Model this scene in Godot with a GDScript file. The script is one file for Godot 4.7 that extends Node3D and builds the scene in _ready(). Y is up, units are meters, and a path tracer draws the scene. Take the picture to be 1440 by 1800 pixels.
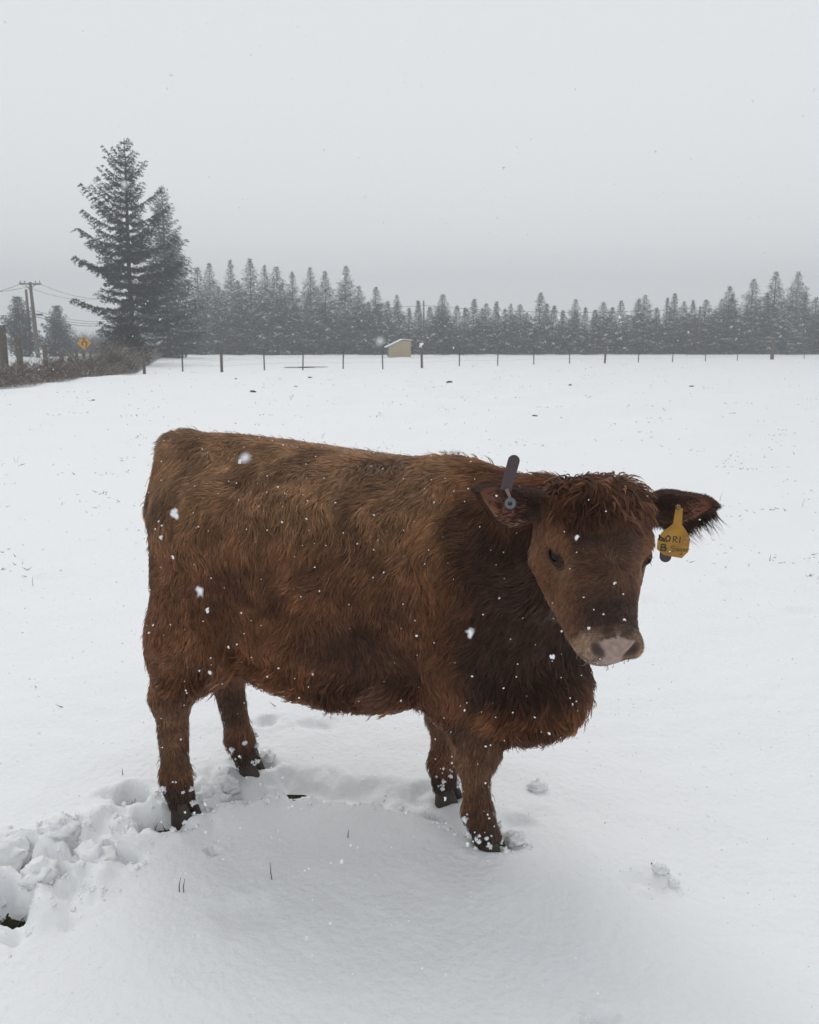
extends Node3D
# A shaggy brown heifer in a snowy pasture on a hazy, snowing winter day.

const EYE := 1.45                      # camera height
const FOCAL := 1560.0                  # focal length in pixels of the 1440 x 1800 photograph
const PITCH := 0.18627693              # camera tilt downwards
var rng := RandomNumberGenerator.new()
var noise := FastNoiseLite.new()
var M := {}
var taken := {}

# cow frame: x forward, y up, z to its right side (towards the camera)
var cow_at := Transform3D(Basis(Vector3(0.973894, 0, 0.227004), Vector3.UP, Vector3(-0.227004, 0, 0.973894)), Vector3(-0.25, 0, -2.67))
# head frame in the cow frame: s (its left), u (out of the forehead), f (towards the muzzle)
var HS := Vector3(0.928, -0.0463, -0.3697)
var HU := Vector3(0.3316, 0.5552, 0.7628)
var HF := Vector3(0.1699, -0.8304, 0.5306)
var HO := Vector3(0.8207, 0.955, 0.4197)
var cow: Node3D


func _ready() -> void:
	rng.seed = 41
	noise.seed = 7
	noise.frequency = 1.0
	noise.fractal_type = FastNoiseLite.FRACTAL_NONE
	view_and_light()
	materials()
	ground()
	trees()
	roadside()
	fences_and_shed()
	field_details()
	make_cow()
	snowfall()


# ---------------------------------------------------------------- camera, sky, sun, exposure
func view_and_light() -> void:
	var cam := Camera3D.new()
	cam.name = "camera"
	cam.fov = 59.96
	cam.near = 0.05
	cam.far = 3000.0
	var lens := CameraAttributesPhysical.new()
	lens.frustum_focal_length = 20.8
	lens.frustum_focus_distance = 2.3
	lens.exposure_aperture = 9.0
	lens.frustum_near = 0.05
	lens.frustum_far = 3000.0
	cam.attributes = lens
	cam.position = Vector3(0, EYE, 0)
	cam.rotation = Vector3(-PITCH, 0, 0)
	add_child(cam)
	cam.current = true
	var env := Environment.new()
	env.background_mode = Environment.BG_SKY
	var sky := Sky.new()
	var mat := ProceduralSkyMaterial.new()
	mat.sky_top_color = Color(0.845, 0.86, 0.875)
	mat.sky_horizon_color = Color(0.968, 0.985, 0.998)
	mat.sky_curve = 0.5
	mat.ground_bottom_color = Color(0.7, 0.71, 0.73)
	mat.ground_horizon_color = Color(0.74, 0.76, 0.775)
	mat.sky_energy_multiplier = 1.0
	mat.sun_angle_max = 60.0
	sky.sky_material = mat
	env.sky = sky
	env.background_energy_multiplier = 1.11
	env.tonemap_mode = Environment.TONE_MAPPER_LINEAR
	env.tonemap_exposure = 0.89
	env.sdfgi_enabled = true
	env.ssao_enabled = true
	env.ssil_enabled = true
	env.fog_enabled = true
	env.fog_density = 0.0036
	env.fog_light_color = Color(0.975, 0.985, 1.0)
	var we := WorldEnvironment.new()
	we.name = "environment"
	we.environment = env
	add_child(we)
	var sun := DirectionalLight3D.new()
	sun.name = "sun"
	sun.light_energy = 0.36
	sun.light_angular_distance = 40.0
	sun.light_color = Color(1.0, 0.99, 0.97)
	sun.sky_mode = DirectionalLight3D.SKY_MODE_LIGHT_ONLY
	sun.shadow_enabled = true
	add_child(sun)
	sun.look_at_from_position(Vector3(-1.5, 6.0, -5.5), Vector3.ZERO)


# ---------------------------------------------------------------- small helpers
func ray(x: float, y: float) -> Vector3:
	var b := (900.0 - y) / FOCAL
	return Vector3((x - 720.0) / FOCAL, b * cos(PITCH) - sin(PITCH), -(cos(PITCH) + b * sin(PITCH)))


func on_ground(x: float, y: float) -> Vector3:      # the place on the level ground that the photograph shows there
	var d := ray(x, y)
	return Vector3(0, EYE, 0) + d * (-EYE / d.y)


func at_depth(x: float, y: float, depth: float) -> Vector3:
	var d := ray(x, y)
	return Vector3(0, EYE, 0) + d * (depth / -d.z)


func lin(r: float, g: float, b: float) -> Color:
	return Color(r, g, b).linear_to_srgb()


func mat(albedo: Color, rough := 0.8, spec := 0.5) -> StandardMaterial3D:
	var m := StandardMaterial3D.new()
	m.albedo_color = albedo
	m.roughness = rough
	m.metallic_specular = spec
	return m


func noise_tex(freq: float, size: int, octaves: int, seed_: int, normal := false, strength := 4.0) -> NoiseTexture2D:
	var n := FastNoiseLite.new()
	n.seed = seed_
	n.frequency = freq
	n.fractal_octaves = octaves
	var t := NoiseTexture2D.new()
	t.width = size
	t.height = size
	t.seamless = true
	t.noise = n
	t.as_normal_map = normal
	t.bump_strength = strength
	return t


func ramp_tex(freq: float, size: int, octaves: int, seed_: int, a: Color, b: Color) -> NoiseTexture2D:
	var t := noise_tex(freq, size, octaves, seed_)
	var g := Gradient.new()
	g.set_color(0, a)
	g.set_color(1, b)
	t.color_ramp = g
	return t


func numbered(called: String) -> String:
	if not taken.has(called):
		taken[called] = 0
		return called
	taken[called] += 1
	return "%s_%03d" % [called, taken[called]]


func tag(o: Node3D, label: String, category := "", group := "", kind := "") -> Node3D:
	if label: o.set_meta("label", label)
	if category: o.set_meta("category", category)
	if group: o.set_meta("group", group)
	if kind: o.set_meta("kind", kind)
	return o


func thing(called: String, where := Vector3.ZERO, turn := 0.0) -> Node3D:
	var o := Node3D.new()
	o.name = numbered(called)
	add_child(o, true)
	o.position = where
	o.rotation.y = turn
	return o


func part(called: String, mesh: Mesh, m: Material, parent: Node3D) -> MeshInstance3D:
	var o := MeshInstance3D.new()
	o.name = numbered(called) if parent == self else called
	o.mesh = mesh
	o.material_override = m
	parent.add_child(o, true)
	return o


func copy_of(o: Node3D, called: String, where: Vector3, turn := 0.0, size := Vector3.ONE) -> Node3D:
	var c: Node3D = o.duplicate()
	c.name = numbered(called)
	add_child(c, true)
	c.position = where
	c.rotation.y = turn
	c.scale = size
	return c


func many(called: String, mesh: Mesh, m: Material, buffer: PackedFloat32Array, parent: Node3D, colors := true) -> MultiMeshInstance3D:
	var mm := MultiMesh.new()
	mm.transform_format = MultiMesh.TRANSFORM_3D
	mm.use_colors = colors
	mm.mesh = mesh
	mm.instance_count = buffer.size() / (16 if colors else 12)
	mm.buffer = buffer
	var o := MultiMeshInstance3D.new()
	o.name = numbered(called) if parent == self else called
	o.multimesh = mm
	o.material_override = m
	parent.add_child(o, true)
	o.set_meta("kind", "stuff")
	return o


func push(buf: PackedFloat32Array, x: Vector3, y: Vector3, z: Vector3, o: Vector3, c: Color) -> void:
	buf.append_array(PackedFloat32Array([x.x, y.x, z.x, o.x, x.y, y.y, z.y, o.y, x.z, y.z, z.z, o.z, c.r, c.g, c.b, 1.0]))


class Geo:                                          # collects triangles
	var v := PackedVector3Array()
	var n := PackedVector3Array()
	var c := PackedColorArray()
	var i := PackedInt32Array()
	var colored := false

	func vert(p: Vector3, nn: Vector3, col := Color.WHITE) -> int:
		v.append(p)
		n.append(nn)
		c.append(col)
		return v.size() - 1

	func tri(a: int, b: int, d: int) -> void:
		i.append(a)
		i.append(b)
		i.append(d)

	func quad(a: int, b: int, d: int, e: int) -> void:
		tri(a, b, d)
		tri(a, d, e)

	func face(p: Array, col := Color.WHITE) -> void:    # flat polygon, corners clockwise from outside
		var nn: Vector3 = (p[2] - p[0]).cross(p[1] - p[0]).normalized()
		var first := v.size()
		for q in p:
			vert(q, nn, col)
		for k in range(1, p.size() - 1):
			tri(first, first + k, first + k + 1)

	func box(at: Transform3D, s: Vector3, col := Color.WHITE) -> void:
		var h := s / 2.0
		var q := []
		for k in 8:
			q.append(at * Vector3(h.x * (1 if k & 1 else -1), h.y * (1 if k & 2 else -1), h.z * (1 if k & 4 else -1)))
		for f in [[0, 2, 3, 1], [4, 5, 7, 6], [0, 4, 6, 2], [1, 3, 7, 5], [2, 6, 7, 3], [0, 1, 5, 4]]:
			face([q[f[3]], q[f[2]], q[f[1]], q[f[0]]], col)

	func tube(points: Array, radii: Array, sides := 6, col := Color.WHITE, caps := true) -> void:
		var rows := []
		var up := Vector3.UP
		for k in points.size():
			var d: Vector3 = (points[mini(k + 1, points.size() - 1)] - points[maxi(k - 1, 0)]).normalized()
			if absf(d.dot(up)) > 0.95: up = Vector3.RIGHT
			var sx := d.cross(up).normalized()
			var sy := d.cross(sx).normalized()
			up = -sy if absf(d.dot(sy)) < 0.9 else up
			var row := []
			for s in sides:
				var a := TAU * s / sides
				var o := sx * cos(a) + sy * sin(a)
				row.append(vert(points[k] + o * radii[k], o, col))
			rows.append(row)
		for k in rows.size() - 1:
			for s in sides:
				var t := (s + 1) % sides
				quad(rows[k][s], rows[k][t], rows[k + 1][t], rows[k + 1][s])
		if caps:
			for e in [0, rows.size() - 1]:
				var ring := []
				for s in sides:
					ring.append(v[rows[e][s]])
				if e == 0: ring.reverse()
				face(ring, col)

	func mesh() -> ArrayMesh:
		for k in range(0, i.size(), 3):                 # front faces run clockwise
			var p := v[i[k]]
			if (v[i[k + 2]] - p).cross(v[i[k + 1]] - p).dot(n[i[k]] + n[i[k + 1]] + n[i[k + 2]]) < 0.0:
				var t := i[k + 1]
				i[k + 1] = i[k + 2]
				i[k + 2] = t
		var a := []
		a.resize(Mesh.ARRAY_MAX)
		a[Mesh.ARRAY_VERTEX] = v
		a[Mesh.ARRAY_NORMAL] = n
		if colored: a[Mesh.ARRAY_COLOR] = c
		a[Mesh.ARRAY_INDEX] = i
		var m := ArrayMesh.new()
		m.add_surface_from_arrays(Mesh.PRIMITIVE_TRIANGLES, a)
		return m


func materials() -> void:
	var snow := mat(lin(0.855, 0.86, 0.868), 0.65, 0.4)
	snow.heightmap_enabled = true
	snow.heightmap_texture = noise_tex(0.03, 512, 5, 3)
	snow.heightmap_scale = 0.3
	snow.uv1_triplanar = true
	snow.uv1_world_triplanar = true
	snow.uv1_scale = Vector3.ONE * 2.1
	M.snow = snow
	M.flake = mat(lin(0.92, 0.93, 0.95), 0.7, 0.3)
	var soil := mat(Color.WHITE, 0.95, 0.3)
	soil.albedo_texture = ramp_tex(0.02, 256, 5, 5, Color(0.06, 0.07, 0.04), Color(0.24, 0.22, 0.15))
	soil.uv1_triplanar = true
	soil.uv1_world_triplanar = true
	soil.uv1_scale = Vector3.ONE * 2.0
	M.soil = soil
	var leaf := mat(Color.WHITE, 0.75, 0.35)
	leaf.vertex_color_use_as_albedo = true
	M.tinted = leaf
	var bark := mat(lin(0.05, 0.045, 0.04), 0.9, 0.3)
	M.bark = bark
	var wood := mat(Color.WHITE, 0.85, 0.3)
	wood.albedo_texture = ramp_tex(0.03, 256, 4, 9, Color(0.3, 0.28, 0.26), Color(0.5, 0.46, 0.42))
	wood.uv1_triplanar = true
	wood.uv1_world_triplanar = true
	wood.uv1_scale = Vector3(6, 0.7, 6)
	M.wood = wood
	var fur := mat(Color.WHITE, 0.45, 0.5)
	fur.vertex_color_use_as_albedo = true
	M.fur = fur
	var skin := mat(Color.WHITE, 0.6, 0.4)
	skin.vertex_color_use_as_albedo = true
	skin.heightmap_enabled = true
	skin.heightmap_texture = noise_tex(0.12, 256, 3, 21)
	skin.heightmap_scale = 0.12
	skin.uv1_triplanar = true
	skin.uv1_scale = Vector3.ONE * 12.0
	M.skin = skin


# ---------------------------------------------------------------- the snow field
var dents := []        # [x, z, radius, depth, stretch, angle]
var lumpy := []        # [x, z, radius]
var trench := PackedVector3Array()


func bump(d: float) -> float:
	d = clampf(d, 0.0, 1.0)
	return (1.0 - d * d) * (1.0 - d * d)


func dent(px: float, py: float, r: float, depth: float, stretch := 1.0, angle := 0.0) -> void:
	var p := on_ground(px, py)
	dents.append([p.x, p.z, r, depth, stretch, angle])


func snow_height(x: float, z: float) -> float:
	var dist := sqrt(x * x + z * z)
	var h := 0.035 * noise.get_noise_2d(x * 0.35, z * 0.35) * clampf(dist * 0.12, 0.3, 3.0)
	h += 0.012 * noise.get_noise_2d(x * 1.3 + 40.0, z * 1.3)
	if dist < 14.0:
		h += 0.004 * noise.get_noise_2d(x * 5.0, z * 5.0 + 90.0)
	elif dist < 90.0:
		h += 0.03 * maxf(0.0, noise.get_noise_2d(x * 0.9, z * 0.9 + 30.0))
	if dist < 6.0:
		h += 0.0016 * noise.get_noise_2d(x * 22.0, z * 22.0)
		var wob := 0.022 * noise.get_noise_2d(x * 9.0 + 5.0, z * 9.0) + 0.004 * noise.get_noise_2d(x * 28.0, z * 28.0 + 11.0)
		for d in dents:
			var dx: float = x - d[0]
			var dz: float = z - d[1]
			if absf(dx) > 0.5 or absf(dz) > 0.5: continue
			var ca := cos(d[5])
			var sa := sin(d[5])
			var u: float = (dx * ca + dz * sa) / d[4]
			var w: float = -dx * sa + dz * ca
			var q: float = (sqrt(u * u + w * w) + wob) / d[2]
			h -= d[3] * (1.0 - smoothstep(0.3, 1.0, q))
			if d[3] > 0.02: h += 0.14 * d[3] * bump(absf(q - 1.25) / 0.45)
		for l in lumpy:
			var q2: float = Vector2(x - l[0], z - l[1]).length() / l[2]
			if q2 < 1.0:
				var k := 1.0 - smoothstep(0.4, 1.0, q2 + wob * 4.0)
				var soft := 0.024 * noise.get_noise_2d(x * 5.0 + 3.0, z * 5.0) + 0.014 * noise.get_noise_2d(x * 11.0, z * 11.0 + 8.0) + 0.004 * noise.get_noise_2d(x * 30.0, z * 30.0)
				var pit := smoothstep(0.35, 0.85, noise.get_noise_2d(x * 6.0 + 60.0, z * 7.5))
				h += k * l[3] * (soft + 0.008 - 0.05 * pit)
		# the furrow kicked up under the animal: a low wall of snow along its near edge
		if x > trench[0].x and x < trench[-1].x:
			var k := 0
			while x > trench[k + 1].x: k += 1
			var t := smoothstep(trench[k].x, trench[k + 1].x, x)
			var side := lerpf(trench[k].z, trench[k + 1].z, (x - trench[k].x) / (trench[k + 1].x - trench[k].x)) - z + wob * 0.9     # > 0 behind the edge
			var ends := lerpf(trench[k].y, trench[k + 1].y, t)
			if side > 0.0 and side < 0.28: h -= ends * (0.06 * smoothstep(0.0, 0.035, side) * (1.0 - smoothstep(0.12, 0.26, side)) - 0.022 * (1.0 - smoothstep(0.0, 0.035, side)))
			elif side <= 0.0 and side > -0.16: h += ends * 0.02 * bump(-side / 0.16)
	return h


func ground() -> void:
	# hoof prints and holes, where the photograph shows them
	dent(232, 1402, 0.07, 0.1, 1.2, 0.15); dent(292, 1440, 0.075, 0.1, 1.25, 0.1)
	dent(312, 1405, 0.075, 0.05); dent(436, 1338, 0.085, 0.03, 1.3); dent(778, 1388, 0.08, 0.025, 1.2); dent(866, 1476, 0.075, 0.028, 1.25)
	dent(920, 1440, 0.06, 0.022, 1.6, -0.5); dent(378, 1494, 0.022, 0.03); dent(530, 1396, 0.06, 0.038, 1.6, 0.1); dent(738, 1424, 0.055, 0.045, 1.4)
	dent(466, 1390, 0.06, 0.03, 1.5); dent(430, 1610, 0.1, 0.012); dent(1310, 1030, 0.09, 0.03, 1.6); dent(1175, 927, 0.12, 0.025, 1.4)
	dent(90, 1010, 0.13, 0.03, 1.6); dent(40, 965, 0.12, 0.025, 1.5); dent(1410, 1078, 0.07, 0.03, 1.5); dent(1145, 1060, 0.05, 0.03, 1.5)
	dent(560, 1275, 0.06, 0.02, 1.4); dent(470, 1272, 0.05, 0.025, 1.3); dent(1130, 1555, 0.06, 0.02, 1.5, 0.5); dent(1050, 1790, 0.03, 0.03)
	dent(8, 1525, 0.05, 0.09, 1.3); dent(48, 1502, 0.045, 0.09, 1.5, 0.9); dent(120, 1522, 0.04, 0.07); dent(138, 1506, 0.03, 0.06); dent(8, 1600, 0.055, 0.075, 1.4, -0.7)
	dent(65, 1548, 0.03, 0.045); dent(95, 1552, 0.03, 0.05)
	for l in [[40, 1530, 0.36, 1.0], [140, 1500, 0.26, 0.9], [215, 1450, 0.22, 0.6], [0, 1600, 0.24, 0.9], [300, 1425, 0.16, 0.8], [400, 1375, 0.2, 0.7], [450, 1400, 0.12, 0.6], [1150, 1545, 0.1, 0.5], [880, 1480, 0.1, 0.7], [700, 1405, 0.1, 0.5]]:
		var p := on_ground(l[0], l[1])
		lumpy.append([p.x, p.z, l[2], l[3]])
	for t in [[345, 1408, 0.2], [400, 1418, 0.75], [455, 1412, 1.0], [500, 1402, 1.1], [560, 1412, 1.1], [640, 1425, 1.0], [700, 1440, 0.95], [760, 1452, 0.8], [830, 1470, 0.15]]:
		var p := on_ground(t[0], t[1])
		trench.append(Vector3(p.x, t[2], p.z))
	var xs := stretched(-1.95, 1.45, 0.0125, 230.0)
	var zs := stretched(-3.5, -1.3, 0.0125, 240.0)
	var g := Geo.new()
	var nx := xs.size()
	var rows := []
	for j in zs.size():
		var z: float = zs[j]
		for x in xs:
			g.v.append(Vector3(x, snow_height(x, z), z))
	var nz := zs.size()
	for j in nz:
		for i in nx:
			var k := j * nx + i
			var l := g.v[k - 1 if i > 0 else k]
			var r := g.v[k + 1 if i < nx - 1 else k]
			var d := g.v[k - nx if j > 0 else k]
			var u := g.v[k + nx if j < nz - 1 else k]
			g.n.append((u - d).cross(r - l).normalized())
			if i < nx - 1 and j < nz - 1:
				g.quad(k, k + nx, k + nx + 1, k + 1)
	# zs run away from the camera first, so turn faces upwards
	var o := part("snow_field", g.mesh(), M.snow, self)
	tag(o, "white snow covering the open pasture up to the trees", "", "", "structure")
	# the pasture below the snow, bare in the deepest holes
	var p := PlaneMesh.new()
	p.size = Vector2(8, 6)
	p.subdivide_width = 20
	p.subdivide_depth = 20
	var turf := part("pasture_turf", p, M.soil, self)
	turf.position = Vector3(0, -0.064, -3.5)
	tag(turf, "dark wet turf showing in the holes of the snow", "", "", "structure")
	var buf := PackedFloat32Array()
	for d in dents:
		if d[3] < 0.04: continue
		for k in 70:
			var a := rng.randf() * TAU
			var r: float = sqrt(rng.randf()) * d[2] * 0.85
			var q := Vector3(d[0] + cos(a) * r * d[4], -0.066, d[1] + sin(a) * r)
			var lean := Vector3(rng.randf_range(-1, 1), rng.randf_range(0.35, 0.8), rng.randf_range(-1, 1)).normalized()
			blade(buf, q, lean * rng.randf_range(0.025, 0.05), 0.004, Color(0.03, 0.042, 0.02).lerp(Color(0.09, 0.075, 0.03), rng.randf()))
	var blades := many("grass", blade_mesh(), M.tinted, buf, self)
	tag(blades, "flattened dark grass showing in the hoof holes", "grass", "", "stuff")


func stretched(from: float, to: float, step: float, reach: float) -> PackedFloat32Array:
	var low := []
	var d := step
	var x := from
	while x > -reach:
		d *= 1.045
		x -= d
		low.append(x)
	low.reverse()
	var a := PackedFloat32Array(low)
	x = from
	while x < to:
		a.append(x)
		x += step
	d = step
	while x < (reach if to > 0.0 else 30.0):
		a.append(x)
		d *= 1.045
		x += d
	return a


func blade_mesh() -> ArrayMesh:                         # a thin curved leaf from the origin to (0, 1, 0)
	var g := Geo.new()
	var last := []
	for k in 4:
		var t := k / 3.0
		var w := 0.5 * (1.0 - t * 0.9)
		var y := t
		var off := 0.25 * t * t
		var row := [g.vert(Vector3(-w, y, off), Vector3(-0.4, 0.1, 0.9).normalized()), g.vert(Vector3(w, y, off), Vector3(0.4, 0.1, 0.9).normalized())]
		if last: g.quad(last[0], last[1], row[1], row[0])
		last = row
	return g.mesh()


func blade(buf: PackedFloat32Array, p: Vector3, along: Vector3, width: float, c: Color) -> void:
	var l := along.length()
	var side := along.cross(Vector3(rng.randf_range(-1, 1), 0.2, rng.randf_range(-1, 1))).normalized()
	push(buf, side * width, along, along.cross(side).normalized() * -l, p, c)


# ---------------------------------------------------------------- trees
func conifer(o: Dictionary) -> Array:                  # [trunk, crown, branch snow]
	var r := RandomNumberGenerator.new()
	r.seed = o.seed
	var H: float = o.height
	var base: float = o.get("base", 0.06)
	var wide: float = o.width
	var trunk := Geo.new()
	var pts := []
	var rad := []
	for k in 9:
		var t := k / 8.0
		pts.append(Vector3(0.02 * H * 0.3 * sin(t * 5.0 + o.seed), t * H * 0.98 - (0.4 if k == 0 else 0.0), 0))
		rad.append(H * 0.013 * pow(1.0 - t, 0.8) + 0.02)
	trunk.tube(pts, rad, 7)
	var crown := Geo.new()
	crown.colored = true
	var snow := Geo.new()
	var levels: int = o.levels
	var tone: Color = o.get("tone", Color(0.026, 0.036, 0.028))
	var snowy: float = o.get("snow", 0.3)
	for lv in levels:
		var t: float = lv / float(levels)                 # 0 at the lowest branch, 1 at the tip
		var y: float = H * lerpf(base, 0.985, pow(t, 0.92))
		var prof: float = pow(1.0 - t, o.get("power", 0.75)) * minf(1.0, 0.62 + t * 2.4) + 0.015
		var spray: float = o.spray * lerpf(1.1, 0.6, t)
		var n: int = o.get("whorl", 5)
		var turn := r.randf() * TAU
		for b in n:
			var az := turn + TAU * b / n + r.randf_range(-0.35, 0.35)
			var gap := r.randf()
			var L: float = wide * prof * r.randf_range(0.62, 1.12) * (0.45 if gap < o.get("gaps", 0.1) else 1.0)
			var rise: float = lerpf(o.get("droop", -0.25), o.get("lift", 0.55), t) + r.randf_range(-0.12, 0.12)
			var out := Vector3(cos(az), 0, sin(az))
			var across := Vector3(-sin(az), 0, cos(az))
			var steps := maxi(3, int(L / spray * 0.95))
			var tufts: float = o.get("tufts", 5.0)
			var limb := []
			var limb_r := []
			for s in steps:
				var u := (s + 0.4 + 0.5 * r.randf()) / steps
				var p: Vector3 = Vector3(0, y, 0) + out * (L * u) + Vector3.UP * (L * (rise * u + o.get("upturn", 0.25) * u * u - 0.1 * u))
				limb.append(p)
				limb_r.append(0.012 * L * (1.0 - u) + 0.008)
				var twig: float = (0.10 + 0.20 * sin(PI * minf(1.0, u * 0.72 + 0.22))) * L * o.get("twig", 1.0) + spray * 0.4
				for side in [-1.0, 1.0]:
					var swing: Vector3 = across * side + out * r.randf_range(0.4, 0.9) + Vector3.UP * r.randf_range(-0.35, 0.15)
					var tl := twig * r.randf_range(0.6, 1.15)
					var count := maxi(2, int(tl / spray * tufts * r.randf_range(0.7, 1.2)))
					for c in count:
						var w := (c + r.randf()) / count
						var q: Vector3 = p + swing * (tl * w) - Vector3.UP * (tl * w * w * o.get("hang", 0.3)) + Vector3(r.randf_range(-1, 1), r.randf_range(-1, 0.6), r.randf_range(-1, 1)) * spray * 0.35
						var dir: Vector3 = (swing * r.randf_range(0.2, 0.8) + out * r.randf_range(0.0, 0.7) + Vector3(r.randf_range(-0.5, 0.5), r.randf_range(-0.8, 0.35) + o.get("perk", 0.1), r.randf_range(-0.5, 0.5))).normalized() * spray * r.randf_range(0.6, 1.3)
						var flat := dir.cross(Vector3(r.randf_range(-1, 1), r.randf_range(-1, 1) + 0.4, r.randf_range(-1, 1))).normalized() * spray * r.randf_range(0.11, 0.2)
						var lift := dir.cross(flat).normalized() * spray * 0.1
						var col := tone * r.randf_range(0.6, 1.5)
						var first := crown.v.size()
						var nn := (lift + Vector3.UP * 0.02 + out * 0.01).normalized()
						crown.vert(q, nn, col)
						crown.vert(q + dir * 0.45 + flat - lift, nn, col)
						crown.vert(q + dir, nn, col * 1.15)
						crown.vert(q + dir * 0.4 - flat - lift, nn, col)
						crown.quad(first, first + 1, first + 2, first + 3)
						if r.randf() < snowy * (0.35 + 0.65 * u):
							var h := Vector3.UP * spray * 0.16
							var s2 := Vector3(flat.x, flat.y * 0.3, flat.z) * r.randf_range(0.6, 1.3)
							var f2 := snow.v.size()
							var d2 := Vector3(dir.x, dir.y * 0.4, dir.z) * r.randf_range(0.6, 1.1)
							snow.vert(q + h, Vector3.UP, Color.WHITE)
							snow.vert(q + d2 * 0.5 + s2 + h, (Vector3.UP + s2.normalized() * 0.4).normalized())
							snow.vert(q + d2 + h, Vector3.UP)
							snow.vert(q + d2 * 0.5 - s2 + h, (Vector3.UP - s2.normalized() * 0.4).normalized())
							snow.quad(f2, f2 + 1, f2 + 2, f2 + 3)
			if snowy > 0.2:
				for s in range(1, limb.size()):
					if r.randf() > snowy * 0.75 or s < limb.size() * 0.3: continue
					var m: Vector3 = limb[s] + across * r.randf_range(-0.3, 0.3) * L * 0.4 + Vector3.UP * spray * 0.55 + out * spray * 0.3
					var el: Vector3 = (out * 0.6 + across * r.randf_range(-1.0, 1.0) - Vector3.UP * 0.2).normalized() * spray * r.randf_range(1.0, 2.6)
					var ew: Vector3 = el.cross(Vector3.UP).normalized() * spray * r.randf_range(0.3, 0.75)
					var f3 := snow.v.size()
					snow.vert(m - el, Vector3.UP)
					snow.vert(m + ew + Vector3.UP * 0.05, (Vector3.UP + ew.normalized() * 0.5).normalized())
					snow.vert(m + el - Vector3.UP * 0.06, Vector3.UP)
					snow.vert(m - ew, (Vector3.UP - ew.normalized() * 0.5).normalized())
					snow.quad(f3, f3 + 1, f3 + 2, f3 + 3)
			if limb.size() > 2 and L > spray * 4.0: trunk.tube(limb, limb_r, 4, Color.WHITE, false)
	return [trunk.mesh(), crown.mesh(), snow.mesh() if snow.v.size() else null]


func plant(called: String, meshes: Array, where: Vector3, turn := 0.0) -> Node3D:
	var t := thing(called, where, turn)
	part("trunk", meshes[0], M.bark, t)
	part("crown", meshes[1], M.tinted, t).set_meta("kind", "stuff")
	if meshes[2]: part("branch_snow", meshes[2], M.flake, t).set_meta("kind", "stuff")
	return t


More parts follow.
